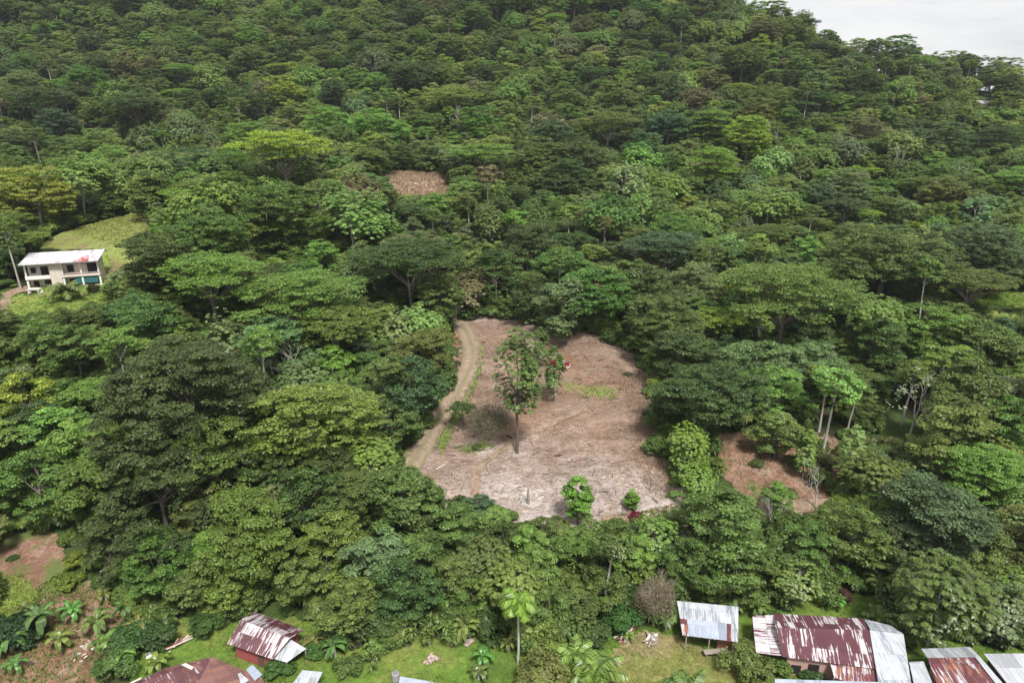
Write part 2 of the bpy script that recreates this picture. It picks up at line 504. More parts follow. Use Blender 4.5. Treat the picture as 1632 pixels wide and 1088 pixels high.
TIN_HOUSE = tin_mat('white_painted_tin', (.58, .54, .56), (.76, .75, .76), (.55, .36, .36), peel=.46, seed=6, rustamt=.60, stain=.4, rough=.6)
REDWALL = plain('red_painted_wall', (.42, .10, .10), .8, sc=.8)
PINKWALL = plain('pink_wall', (.50, .20, .17), .8, sc=.8)
BROWNWALL = plain('weathered_board', (.14, .09, .065), .9)
PEACH = plain('peach_wall', (.52, .33, .27), .85)
CREAM = plain('cream_render', (.62, .55, .47), .85, var=.38, sc=.7)
WHITE = plain('white_paint', (.78, .76, .73), .6, var=.08)
PINKW = plain('pale_pink_paint', (.74, .60, .56), .7, var=.1)
DARK = plain('dark_opening', (.02, .018, .018), .9)
GLASSD = plain('dark_glass', (.02, .025, .03), .1, spec=.8)
TEAL = plain('teal_cloth', (.03, .14, .15), .8)
CARRED = plain('car_red', (.20, .010, .018), .25, spec=.7, var=.05)
RUBBER = plain('rubber', (.02, .02, .02), .8)
WOOD = plain('grey_timber', (.30, .25, .21), .85)
PALEWOOD = plain('pale_cut_wood', (.58, .50, .44), .8)
DARKWOOD = plain('charred_wood', (.05, .04, .035), .9)
STRAW = plain('straw', (.42, .33, .26), .9, var=.35, sc=.4)
TWIGG = plain('dead_twigs', (.34, .27, .22), .9, var=.3)
STONEP = plain('pinkish_rubble', (.48, .36, .33), .9)
HEADL = plain('lamp_glass', (.75, .76, .78), .1, spec=.8)

# ------------------------------------------------------------------ the ground
def axis(parts):
    a = []
    for s, e, st in parts:
        a += list(np.arange(s, e, st))
    return np.array(a + [parts[-1][1]], float)


xs = axis([(-1200, -600, 100), (-600, -180, 12), (-180, -130, 5), (-130, 130, 1.0), (130, 200, 5), (200, 620, 12), (620, 1220, 100)])
ys = axis([(-520, -40, 80), (-40, 45, 5), (45, 260, 1.0), (260, 420, 4), (420, 760, 10), (760, 1400, 80)])
GX, GY = np.meshgrid(xs, ys)
GZ = height(GX, GY)
nx, ny = len(xs), len(ys)
V = np.stack([GX.ravel(), GY.ravel(), GZ.ravel()], 1)
i, j = np.meshgrid(np.arange(nx - 1), np.arange(ny - 1))
a = (j * nx + i).ravel()
Fq = np.stack([a, a + 1, a + nx + 1, a + nx], 1)
terr = link(D.objects.new('terrain', quads_mesh('terrain', V, Fq, [FLOORM], smooth=True)))
tag(terr, kind='structure')


def patch(name, poly, mat, off=.07, cell=.5, jit=7, seed=0, kind='structure', rough=0.0):
    P = np.array([ground_px(px, py) for px, py in poly])
    x0, y0 = P[:, 0].min() - 3, P[:, 1].min() - 3; x1, y1 = P[:, 0].max() + 3, P[:, 1].max() + 3
    xa = np.arange(x0, x1, cell); ya = np.arange(y0, y1, cell)
    X, Y = np.meshgrid(xa, ya)
    Z = height(X, Y)
    q = project(np.stack([X.ravel(), Y.ravel(), Z.ravel()], 1))
    r = np.random.default_rng(seed)
    ph = r.uniform(0, 6.28, 8)
    x, y = X.ravel(), Y.ravel()
    nxx = (np.sin(x * 1.1 + ph[0] + np.sin(y * .9)) + np.sin(y * 1.7 + ph[1]) * .7 + .5 * np.sin(x * 3.1 + y * 2.3 + ph[2]) + r.normal(0, .25, len(x))) * jit * .5
    nyy = (np.sin(y * 1.3 + ph[3] + np.sin(x)) + np.sin(x * 1.9 + ph[4]) * .7 + .5 * np.sin(x * 2.7 - y * 2.9 + ph[5]) + r.normal(0, .25, len(x))) * jit * .4
    ins = in_poly(q[:, 0] + nxx, q[:, 1] + nyy, poly).reshape(X.shape)
    if rough:
        Z = Z + rough * (r.random(Z.shape) - .3)
    keep = ins[:-1, :-1] & ins[1:, :-1] & ins[:-1, 1:] & ins[1:, 1:]
    n = len(xa)
    jj, ii = np.nonzero(keep)
    a = jj * n + ii
    F = np.stack([a, a + 1, a + n + 1, a + n], 1)
    used, inv = np.unique(F.ravel(), return_inverse=True)
    V = np.stack([x, y, Z.ravel() + off], 1)[used]
    o = link(D.objects.new(name, quads_mesh(name, V, inv.reshape(F.shape), [mat], smooth=True)))
    if kind: tag(o, kind=kind)
    return o


patch('cleared_ground', CLEARING, CLEARM, .07, .3, 9, 1, rough=.2)
patch('red_earth_slope', SOILR, REDM, .07, .28, 8, 2, rough=.15)
patch('bare_shoulder', SHOULDER, REDM, .10, .4, 6, 3, rough=.1)
patch('dry_hillside_clearing', HILLGAP, DRYM, .09, .5, 9, 4, rough=.3)
patch('hillside_pasture', PASTURE, PASTM, .09, .5, 3, 5, rough=.2)
patch('house_lawn', HLAWN, BGRASSM, .07, .5, 4, 6, rough=.1)
patch('earth_bank', BANK, REDM, .09, .4, 5, 7, rough=.2)
patch('grassy_slope', LGRASS, BGRASSM, .07, .28, 6, 8, rough=.06)
patch('garden_soil', GARDEN, REDM, .065, .28, 12, 9, rough=.12)
patch('valley_lawn', RLAWN, LAWNM, .08, .6, 3, 10, rough=.1)
patch('village_lawn', VILLAGE, LAWNM, .07, .28, 8, 11, rough=.05)
patch('worn_yard', [(955, 1100), (975, 1030), (1010, 1005), (1070, 1010), (1120, 1035), (1200, 1030), (1240, 1060), (1230, 1100)], YLAWNM, .12, .4, 8, 12, rough=.05)
for nm, poly, sd in (('green_patch', [(930, 622), (975, 620), (972, 632), (930, 634)], 13), ('green_patch', [(725, 712), (770, 705), (790, 712), (740, 725)], 14),
                     ('green_patch', [(870, 603), (930, 610), (990, 622), (985, 640), (930, 632), (880, 618)], 15)):
    o = patch(nm, poly, BGRASSM if sd != 15 else YLAWNM, .15 if sd != 15 else .12, .4, 6, sd, rough=.08)


def ribbon(name, pts, width, mat, off=.12, step=.8, wj=.15, nc=7):
    P = np.array([ground_px(*p) for p in pts])[:, :2]
    # smooth resample (Catmull-Rom)
    out = []
    Q = np.vstack([2 * P[0] - P[1], P, 2 * P[-1] - P[-2]])
    for i in range(1, len(Q) - 2):
        L = np.linalg.norm(Q[i + 1] - Q[i]); n = max(2, int(L / step))
        for t in np.arange(n) / n:
            out.append(.5 * (2 * Q[i] + (Q[i + 1] - Q[i - 1]) * t + (2 * Q[i - 1] - 5 * Q[i] + 4 * Q[i + 1] - Q[i + 2]) * t * t + (3 * Q[i] - Q[i - 1] - 3 * Q[i + 1] + Q[i + 2]) * t ** 3))
    out.append(P[-1]); out = np.array(out)
    T = np.gradient(out, axis=0); T /= np.linalg.norm(T, axis=1)[:, None] + 1e-9
    Nn = np.stack([-T[:, 1], T[:, 0]], 1)
    r = random.Random(3)
    mb = MB(); vs = []; uvs = []
    for i, (p, n) in enumerate(zip(out, Nn)):
        w = width * (1 + wj * (r.random() - .5))
        for k in range(nc):
            s = k / (nc - 1)
            q = p + n * (s - .5) * w
            vs.append((q[0], q[1])); uvs.append((s, i * step))
    vs = np.array(vs); z = height(vs[:, 0], vs[:, 1])
    prof = np.array([0 if k in (0, nc - 1) else .02 for k in range(nc)] * len(out))
    vv = [(a[0], a[1], h + off + c) for a, h, c in zip(vs, z, prof)]
    fs = [(i * nc + k, i * nc + k + 1, (i + 1) * nc + k + 1, (i + 1) * nc + k) for i in range(len(out) - 1) for k in range(nc - 1)]
    # face up
    fs = [f[::-1] for f in fs]
    mb.add(vv, fs, uvs)
    o = mb.build(name, mat, smooth=True)
    return tag(o, kind='structure')


ribbon('dirt_road', [(610, 800), (640, 762), (668, 720), (695, 678), (722, 640), (742, 604), (753, 575), (750, 548), (738, 522), (730, 500)], 3.9, TRACKM, off=.2)
VERGE = [[(704, 726), (732, 672), (757, 620), (768, 585), (768, 556), (758, 552), (758, 590), (742, 620), (722, 662), (694, 706)], [(652, 735), (672, 690), (700, 640), (722, 600), (724, 585), (706, 596), (682, 640), (655, 690), (640, 730)]]
for i, v_ in enumerate(VERGE):
    patch('road_verge', v_, YLAWNM if i else BGRASSM, .17, .28, 5, 50 + i, rough=.06)
ribbon('footpath', [(935, 655), (890, 672), (850, 690), (810, 712), (775, 735), (758, 760), (757, 800)], 1.35, PATHM, off=.22)
ribbon('lower_road', [(960, 834), (1040, 834), (1120, 826), (1200, 815), (1270, 811), (1340, 810), (1420, 815)], 2.6, PATHM, off=.2)
ribbon('house_drive', [(4, 520), (2, 492), (12, 474), (34, 464), (60, 462)], 2.6, PATHM, off=.2)

# ------------------------------------------------------------------ foliage meshes
def unit(v):
    return v / (np.linalg.norm(v, axis=-1, keepdims=True) + 1e-9)


def leaves(Pc, Nn, L, W, r, bend=0.0):
    """diamond leaves centred at Pc facing Nn"""
    n = len(Pc)
    t = unit(np.cross(Nn, unit(r.normal(size=(n, 3)))))
    b = np.cross(Nn, t)
    L = L * r.uniform(.6, 1.35, (n, 1)); W = W * r.uniform(.7, 1.3, (n, 1))
    V = np.stack([Pc - t * L / 2, Pc + b * W / 2 + t * L * .08, Pc + t * L / 2 - Nn * L * .18, Pc - b * W / 2 + t * L * .08], 1).reshape(-1, 3)
    F = np.arange(n * 4).reshape(n, 4)
    return V, F


def sphere_dirs(n, r, zmin=-1.0):
    z = r.uniform(zmin, 1, n); a = r.uniform(0, 2 * PI, n); q = np.sqrt(1 - z * z)
    return np.stack([q * np.cos(a), q * np.sin(a), z], 1)


def join(parts):
    Vs, Fs, var, o = [], [], [], 0
    for V, F, a in parts:
        Vs.append(V); Fs.append(F + o); var.append(a); o += len(V)
    return np.vstack(Vs), np.vstack(Fs), np.concatenate(var)


def crown_round(R, Hc, z0, seed, nl=13, ncl=14, nlf=46, L=.55, W=.34, cr=1.15, low=-.25, rag=0.0):
    L, W, nlf = L * .80, W * .80, int(nlf * 1.35)
    """cauliflower crown: boughs > leaf clumps > leaves. z0: height of the crown's lower edge"""
    r = np.random.default_rng(seed)
    rl = R * .35
    k = np.arange(nl) + .5
    z = 1 - (1 - low) * k / nl; a = k * 2.39996 + r.uniform(0, 6)
    q = np.sqrt(np.clip(1 - z * z, 0, 1))
    dirs = unit(np.stack([q * np.cos(a), q * np.sin(a), z], 1) + r.normal(0, .16, (nl, 3)))
    rad = r.uniform(.60, 1.12, (nl, 1))
    lob = dirs * np.array([R - rl, R - rl, Hc / 2 - rl * .55]) * rad + np.array([0, 0, z0 + Hc / 2])
    lob += r.normal(0, 1, (nl, 3)) * np.array([.07, .07, .06]) * R * (1 + 2 * rag)
    lr = rl * r.uniform(.65 - .25 * rag, 1.35, nl)
    sq = 1 + .16 * np.sin(2 * np.arctan2(dirs[:, 1], dirs[:, 0]) + r.uniform(0, 6)); lob[:, :2] *= sq[:, None]
    Pc, Nn, var = [], [], []
    for c, rr, d in zip(lob, lr, dirs):
        m = max(6, int(ncl * (rr / rl) ** 2))
        cd = sphere_dirs(m, r)
        cd = unit(cd + d * .6 + np.array([0, 0, .22]))
        cc = c + cd * rr * np.array([1, 1, .72]) * r.uniform(.8, 1.08, (m, 1))
        for p, dd in zip(cc, cd):
            cs = cr * r.uniform(.5, 1.3)
            n = int(nlf * r.uniform(.8, 1.2))
            ld = unit(sphere_dirs(n, r, -.35) + dd * .5)
            Pc.append(p + ld * cs * np.array([1, 1, .42]) * r.uniform(.5, 1.1, (n, 1)))
            Nn.append(unit(ld * .5 + np.array([0, 0, .85]) + r.normal(0, .32, (n, 3))))
            var.append(np.clip(r.uniform(0, 1) * .5 + r.random(n) * .5, 0, 1))
    Pc = np.vstack(Pc); Nn = np.vstack(Nn)
    Vv, F = leaves(Pc, Nn, L, W, r)
    return Vv, F, np.concatenate(var), lob


def crown_flat(R, z0, seed, npad=26, L=.42, W=.24, dome=.28, th=.5, pr=None, nlf=170):
    """layered umbrella crown: flat pads of fine leaves on a shallow dome"""
    r = np.random.default_rng(seed)
    pr = pr or R * .27
    Pc, Nn, var, cen = [], [], [], []
    k = np.arange(npad) + .5
    rr = np.sqrt(k / npad) * (R - pr * .6) * r.uniform(.85, 1.08, npad); a = k * 2.39996 + r.uniform(0, 6)
    ph = r.uniform(0, 6)
    for i in range(npad):
        q = rr[i] * (1 + .12 * math.sin(3 * a[i] + ph))
        z = z0 + R * dome * (1 - (q / R) ** 2) + r.uniform(-.055, .055) * R
        c = np.array([q * math.cos(a[i]), q * math.sin(a[i]), z]); cen.append(c)
        s = pr * r.uniform(.7, 1.25)
        m = int(7 * (s / pr) ** 2) + 2
        for _ in range(m):
            aa = r.uniform(0, 2 * PI); q2 = s * math.sqrt(r.random())
            pc = c + np.array([q2 * math.cos(aa), q2 * math.sin(aa), -(q2 / s) ** 2 * th * .8 + r.uniform(-.2, .2)])
            n = int(nlf / 7)
            dd = sphere_dirs(n, r, -.3)
            Pc.append(pc + dd * np.array([s * .42, s * .42, th * .55]) * r.uniform(.3, 1.0, (n, 1)))
            Nn.append(unit(dd * .3 + np.array([0, 0, 1]) + r.normal(0, .30, (n, 3))))
            var.append(np.clip(r.uniform(.2, .8) * .5 + r.random(n) * .5, 0, 1))
    Vv, F = leaves(np.vstack(Pc), np.vstack(Nn), L, W, r)
    return Vv, F, np.concatenate(var), np.array(cen)


def crown_rosette(R, Hc, z0, seed, nros=150, L=1.0, W=.42, npr=10, low=-.15, droop=.24):
    """big-leaved crown: whorls of large leaves at the twig ends"""
    r = np.random.default_rng(seed)
    d = sphere_dirs(nros, r, low)
    d[:, 2] *= .9
    # gather in a few boughs
    nb = max(9, min(30, nros // 22))
    bd = sphere_dirs(nb, r, low); idx = r.integers(0, nb, nros)
    br = r.uniform(.62, 1.18, nb)[idx][:, None]; lw = r.uniform(-.16, .10, nb)[idx]
    d = unit(d * .38 + bd[idx] * .8)
    c = d * np.array([R, R, Hc / 2]) * r.uniform(.78, 1.02, (nros, 1)) * br + np.stack([0 * lw, 0 * lw, lw * Hc], 1) + np.array([0, 0, z0 + Hc / 2])
    Vs, var = [], []
    for p, dd in zip(c, d):
        v0 = r.uniform(.1, .9)
        up = unit(dd * .5 + np.array([0, 0, .9]))
        a0 = r.uniform(0, 6)
        t1 = unit(np.cross(up, [1, .3, 0])); t2 = np.cross(up, t1)
        for k in range(npr):
            an = a0 + k * 2 * PI / npr + r.uniform(-.2, .2)
            o = t1 * math.cos(an) + t2 * math.sin(an)
            s = np.cross(up, o)
            l = L * r.uniform(.65, 1.2); w = W * r.uniform(.8, 1.15)
            q1 = p + o * l * .5 + up * l * .12
            tip = p + o * l * .95 - up * l * droop * r.uniform(.5, 1.3)
            Vs.append(np.array([p, q1 + s * w / 2, tip, q1 - s * w / 2]))
            var.append(np.clip(v0 * .5 + r.random() * .5, 0, 1))
    Vv = np.vstack(Vs); F = np.arange(len(Vv)).reshape(-1, 4)
    return Vv, F, np.array(var), c[::10]


def trunk_mesh(name, H, rad, ends, seed, mat, fork=.5, lean=0.0, nb=8, n=7):
    """tapered bole that forks into limbs reaching the crown's boughs"""
    r = random.Random(seed)
    mb = MB()
    zt = H * fork
    top = (lean * zt + r.uniform(-.3, .3), r.uniform(-.3, .3), zt)
    pts = [(0, 0, -1.0), (0, 0, 0), (top[0] * .35 + r.uniform(-.15, .15), top[1] * .3, zt * .4), (top[0] * .7, top[1] * .7 + r.uniform(-.15, .15), zt * .75), top]
    mb.tube(pts, [rad * 1.5, rad * 1.25, rad * .9, rad * .8, rad * .7], n)
    ends = list(ends); r.shuffle(ends)
    for e in ends[:nb]:
        e = np.array(e)
        s = np.array(top) - np.array([0, 0, zt * r.uniform(0, .18)])
        s[:2] = np.array(top)[:2] * (s[2] / zt)
        mid = s * .5 + e * .5 + np.array([r.uniform(-.5, .5), r.uniform(-.5, .5), r.uniform(-.2, .8) - .06 * np.linalg.norm(e[:2] - s[:2])])
        mb.tube([s, s * .72 + mid * .28 + np.array([0, 0, .1]), mid, e], [rad * .5, rad * .42, rad * .28, rad * .09], 5, cap=False)
        for _ in range(2):
            e2 = e + np.array([r.uniform(-1.6, 1.6), r.uniform(-1.6, 1.6), r.uniform(-.3, .9)])
            mb.tube([mid, mid * .5 + e2 * .5 + np.array([0, 0, .15]), e2], [rad * .22, rad * .15, rad * .05], 4, cap=False)
    me = D.meshes.new(name)
    me.from_pydata(mb.v, [], mb.f); me.materials.append(mat)
    me.polygons.foreach_set('use_smooth', [True] * len(mb.f)); me.update()
    return me


TPL = {}   # key: (crown mesh, trunk mesh, R, H, crown centre height)


def tpl(key, crown, R, H, zc, rad, mat=BARK, leafmat=LEAF, fork=.5, lean=0.0, nb=8, seed=0):
    V, F, var, ends = crown
    if lean: V = V + np.array([lean * zc, 0, 0]); ends = ends + np.array([lean * zc, 0, 0])
    cm = quads_mesh(key + '_crown', V, F, [leafmat], var)
    tm = trunk_mesh(key + '_trunk', H, rad, ends, seed, mat, fork, lean, nb)
    TPL[key] = dict(crown=cm, trunk=tm, R=R, H=H, zc=zc, V=V, F=F, var=var, leafmat=leafmat, bark=mat)


for s in range(2):
    tpl(f'broad_s{s}', crown_round(4.8, 8.2, 1.8, 10 + s, rag=s * .9, nl=15, ncl=11, nlf=46, L=.46, W=.30, cr=.95, low=-.65), 4.6, 10.2, 6.2, .22, seed=s)
    tpl(f'broad_m{s}', crown_round(6.5, 10.8, 2.4, 20 + s, rag=s * .9, nl=19, ncl=14, nlf=52, L=.48, W=.31, cr=1.1, low=-.6), 6.2, 13.2, 8.0, .30, seed=s + 2)
    tpl(f'broad_l{s}', crown_round(8.8, 13.0, 3.0, 30 + s, rag=.2 + s * .7, nl=24, ncl=18, nlf=60, L=.5, W=.32, cr=1.2, low=-.55), 8.4, 16.0, 10, .42, seed=s + 4)
    tpl(f'broad_x{s}', crown_round(11.6, 16.5, 3.2, 40 + s, rag=.5, nl=34, ncl=26, nlf=64, L=.5, W=.32, cr=1.3, low=-.5), 11.4, 19.7, 12.5, .6, seed=s + 6, nb=12)
    U1 = crown_flat(7.8, 10.6, 50 + s, npad=34, nlf=190); U2 = crown_flat(5.6, 8.6, 150 + s, npad=14, nlf=150)
    tpl(f'umbrella_m{s}', (*join([U1[:3], U2[:3]]), U1[3]), 7.6, 12.8, 11.4, .24, fork=.5, nb=9, seed=s + 8)
    U1 = crown_flat(11.8, 12.6, 60 + s, npad=62, pr=2.5, nlf=200); U2 = crown_flat(9.0, 10.6, 160 + s, npad=26, pr=2.3, nlf=170)
    tpl(f'umbrella_l{s}', (*join([U1[:3], U2[:3]]), U1[3]), 11.5, 16.0, 14.2, .38, fork=.48, nb=12, seed=s + 10)
    tpl(f'bigleaf_m{s}', crown_rosette(4.9, 9.5, 2.6, 70 + s, nros=850, L=.48, W=.24, npr=9, low=-.6), 4.8, 12.0, 7.8, .2, PALEBARK, BIGLEAF, seed=s + 12)
    tpl(f'bigleaf_l{s}', crown_rosette(6.9, 11.5, 2.8, 80 + s, nros=1600, L=.50, W=.25, npr=9, low=-.5), 6.8, 14.3, 9.2, .26, PALEBARK, BIGLEAF, seed=s + 14)
    tpl(f'slender{s}', crown_round(3.2, 6.0, 9.5, 90 + s, nl=10, ncl=8, nlf=40, L=.48, W=.30, cr=.85, low=-.4), 3.0, 15.5, 12.6, .2, PALEBARK, fork=.72, nb=7, seed=s + 16, lean=.05 * (1 - 2 * s))
    tpl(f'vine{s}', crown_round(3.5, 9.8, .3, 100 + s, nl=22, ncl=9, nlf=50, L=.44, W=.32, cr=.9, low=-.85), 3.4, 10, 5.6, .25, seed=s + 18)
for s in range(2):
    Ls = [crown_flat(6.2, 13.2, 170 + s, npad=18, pr=1.9, nlf=190), crown_flat(8.2, 10.8, 172 + s, npad=26, pr=2.0, nlf=180), crown_flat(8.6, 8.2, 174 + s, npad=26, pr=2.1, nlf=170), crown_flat(7.4, 5.6, 176 + s, npad=18, pr=2.1, nlf=150), crown_flat(6.0, 3.0, 178 + s, npad=14, pr=2.0, nlf=140)]
    tpl(f'layered{s}', (*join([q[:3] for q in Ls]), Ls[1][3]), 8.6, 16, 9.5, .34, fork=.5, nb=10, seed=s + 60)
tpl('column', crown_round(1.7, 6.2, .4, 111, nl=16, ncl=6, nlf=46, L=.36, W=.24, cr=.55, low=-.85), 1.7, 6.6, 3.6, .14, seed=31)
tpl('smallflat', crown_flat(2.6, 4.2, 112, npad=12, pr=1.0, nlf=150, L=.34, W=.2, dome=.35, th=.6), 2.6, 5.2, 4.6, .1, fork=.5, nb=8, seed=33)
tpl('solo', crown_rosette(3.9, 13.0, 7.6, 113, nros=1050, L=.44, W=.2, low=-.95), 4.2, 20.5, 14, .26, BARK, BIGLEAF, fork=.5, nb=14, seed=34)
tpl('solothin', crown_rosette(1.9, 8.0, 2.6, 114, nros=420, L=.42, W=.2, low=-.9), 1.9, 10.5, 6.6, .14, BARK, BIGLEAF, fork=.6, nb=10, seed=35)


def shrub_mesh(name, R, H, seed, mat, L=.4, W=.26, n=1):
    V, F, var, _ = crown_round(R, H, -.2, seed, nl=9, ncl=8, nlf=34, L=L, W=W, cr=R * .34, low=-.2)
    return quads_mesh(name, V, F, [mat], var)


SHR = [shrub_mesh('shrub_a', 1.5, 2.0, 201, LEAF), shrub_mesh('shrub_b', 2.1, 2.8, 202, LEAF), shrub_mesh('shrub_c', 1.1, 1.3, 203, LEAF)]

# bare trees -------------------------------------------------
def bare_mesh(name, H, rad, seed, mat, depth=4, spread=.6, up=.25, more=0):
    r = random.Random(seed)
    mb = MB()

    def br(p, d, L, rd, lv):
        d = d.normalized()
        q = p + d * L * .5 + Vector((r.uniform(-1, 1), r.uniform(-1, 1), r.uniform(-.4, .6))) * L * .09
        e = p + d * L
        mb.tube([p, q, e], [rd, rd * .82, rd * .6], 5 if lv > 1 else 4, cap=False)
        if lv <= 0: return
        for k in range((r.choice((2, 3, 3)) if lv > 1 else 3) + (more if lv < 5 and r.random() < .5 else 0)):
            nd = d + Vector((r.uniform(-1, 1), r.uniform(-1, 1), r.uniform(-.3, .5) + up)) * spread * 1.4
            br(e if k < 2 else q, nd, L * r.uniform(.55, .8), rd * .56, lv - 1)
    br(Vector((0, 0, -.5)), Vector((.06, 0, 1)), H * .42, rad, depth)
    me = D.meshes.new(name); me.from_pydata(mb.v, [], mb.f); me.materials.append(mat)
    me.polygons.foreach_set('use_smooth', [True] * len(mb.f)); me.update()
    return me


def twig_crown(name, R, Hc, z0, n, seed):
    r = np.random.default_rng(seed)
    d = sphere_dirs(n, r, -.5) * r.uniform(.35, 1.0, (n, 1)) * np.array([R, R, Hc / 2]) + np.array([0, 0, z0 + Hc / 2])
    V, F = leaves(d, unit(r.normal(size=(n, 3))), .34, .05, r)
    return quads_mesh(name, V, F, [LEAF], r.random(n))


TWC = [twig_crown('fine_twigs_a', 3.5, 4.6, .8, 8000, 1), twig_crown('fine_twigs_b', 2.6, 5.6, 1.2, 5600, 2)]
BARE = [bare_mesh('bare_a', 9, .2, 5, PALEBARK, 4, .65), bare_mesh('bare_b', 8, .16, 9, PALEBARK, 5, .6)]
BUSHB = bare_mesh('bare_bush', 5.5, .22, 21, TWIGG, 7, .75, .1, 1)
BUSHG = bare_mesh('bare_bush_tall', 6.5, .2, 27, TWIGG, 7, .6, .35, 1)


# palms and bananas ------------------------------------------
def frond(mbV, mbF, base, az, L, el, droop, r, nseg=14, leafl=.7, w=.07, hang=.6):
    """feather frond: arched rib with leaflets"""
    p = np.array(base, float); a = el
    ca, sa = math.cos(az), math.sin(az)
    side = np.array([-sa, ca, 0])
    st = L / nseg
    for i in range(nseg):
        t = i / nseg
        d = np.array([ca * math.cos(a), sa * math.cos(a), math.sin(a)])
        q = p + d * st
        o = len(mbV)
        rw = .035 * (1 - t) + .012
        mbV += [p - side * rw, p + side * rw, q + side * rw, q - side * rw]; mbF.append((o, o + 1, o + 2, o + 3))
        ll = leafl * math.sin(PI * min(1, .18 + .82 * t)) + .12
        for s in (-1, 1):
            for h in (0, .5):
                b0 = p * (1 - h) + q * h
                e = b0 + (side * s * .85 + d * .55 + np.array([0, 0, -hang * r.uniform(.5, 1.2)])) * ll
                o = len(mbV)
                mbV += [b0 - d * w, b0 + d * w, e + d * w * .3, e - d * w * .3]; mbF.append((o, o + 1, o + 2, o + 3))
        p = q; a -= droop / nseg * (1 + t)


def palm_meshes(name, H, nfr, L, el, droop, seed, rad=.16, w=.07, leafl=.75):
    r = random.Random(seed)
    V, F = [], []
    for k in range(nfr):
        frond(V, F, (0, 0, H), k * 2.39996, L * r.uniform(.8, 1.1), el - 1.0 * (k / nfr) + r.uniform(-.1, .1) + .25, droop * r.uniform(.8, 1.2), r, w=w, leafl=leafl)
    V = np.array(V); F = np.array(F)
    cm = quads_mesh(name + '_fronds', V, F, [BIGLEAF], np.random.default_rng(seed).random(len(F)))
    mb = MB(); mb.tube([(0, 0, -.5), (.1, 0, H * .3), (.05, .05, H * .7), (0, 0, H)], [rad * 1.3, rad, rad * .85, rad * .8], 8)
    tm = D.meshes.new(name + '_trunk'); tm.from_pydata(mb.v, [], mb.f); tm.materials.append(PALEBARK); tm.update()
    return cm, tm


PALM_TALL = palm_meshes('royal', 8.5, 13, 2.6, .95, 1.4, 3, .12)
PALM_LOW = palm_meshes('coconut', 1.6, 15, 4.2, 1.15, 1.25, 4, .2, w=.13, leafl=.95)
PALM_MID = palm_meshes('midpalm', 4.5, 15, 3.8, 1.0, 1.5, 5, .15, leafl=.85)


def banana_meshes(name, H, nl, L, W, seed):
    r = random.Random(seed)
    V, F = [], []
    for k in range(nl):
        az = k * 2.39996 + r.uniform(-.2, .2); a = 1.25 - .9 * (k / nl) + r.uniform(-.1, .1)
        l = L * r.uniform(.75, 1.1); ns = 7
        p = np.array([0, 0, H * .92]); ca, sa = math.cos(az), math.sin(az); side = np.array([-sa, ca, 0])
        for i in range(ns):
            t0, t1 = i / ns, (i + 1) / ns
            d = np.array([ca * math.cos(a), sa * math.cos(a), math.sin(a)]); up = np.cross(d, side); up = -up if up[2] < 0 else up
            q = p + d * l / ns
            w0 = W * (math.sin(PI * min(1, t0 * .9 + .1)) ** .6 if t0 > 0.12 else .12); w1 = W * max(.02, math.sin(PI * min(1, t1 * .9 + .1))) ** .6
            for s in (-1, 1):
                o = len(V); sag = -.22
                V += [p, p + (side * s + np.array([0, 0, sag])) * w0 / 2, q + (side * s + np.array([0, 0, sag])) * w1 / 2 * r.uniform(.8, 1.05), q]
                F.append((o, o + 1, o + 2, o + 3))
            p = q; a -= .30 * (1 + t0)
    cm = quads_mesh(name + '_leaves', np.array(V), np.array(F), [BIGLEAF], np.random.default_rng(seed).random(len(F)) * .8 + .1)
    mb = MB(); mb.tube([(0, 0, -.3), (0, 0, H * .5), (0, 0, H)], [.16, .13, .07], 7)
    tm = D.meshes.new(name + '_stem'); tm.from_pydata(mb.v, [], mb.f); tm.materials.append(PALEBARK); tm.update()
    return cm, tm


BANANA = [banana_meshes('banana_a', 1.8, 10, 2.3, .62, 1), banana_meshes('banana_b', 1.4, 9, 2.0, .55, 2), banana_meshes('banana_c', 2.2, 11, 2.5, .6, 3)]


def cane_meshes(name, seed):
    """several canes, each with a tuft of strap leaves"""
    r = random.Random(seed); V, F = [], []; mb = MB()
    for c in range(5):
        x, y = r.uniform(-.8, .8), r.uniform(-.8, .8); h = r.uniform(1.2, 3.0)
        e = np.array([x * 1.6, y * 1.6, h]); mb.tube([(x * .4, y * .4, -.2), (x, y, h * .5), e], [.07, .06, .05], 5)
        for k in range(22):
            az = k * 2.39996; el = r.uniform(-.2, 1.2); l = r.uniform(.7, 1.1)
            d = np.array([math.cos(az) * math.cos(el), math.sin(az) * math.cos(el), math.sin(el)]); s = np.array([-math.sin(az), math.cos(az), 0]) * .085
            m_ = e + d * l * .55; t = e + d * l + np.array([0, 0, -.25])
            o = len(V); V += [e - s, e + s, m_ + s, m_ - s, m_ - s, m_ + s, t + s * .1, t - s * .1]; F += [(o, o + 1, o + 2, o + 3), (o + 4, o + 5, o + 6, o + 7)]
    cm = quads_mesh(name + '_leaves', np.array(V), np.array(F), [BIGLEAF], np.random.default_rng(seed).random(len(F)))
    tm = D.meshes.new(name + '_canes'); tm.from_pydata(mb.v, [], mb.f); tm.materials.append(BARK); tm.update()
    return cm, tm


CANE = [cane_meshes('cane_a', 1), cane_meshes('cane_b', 2)]

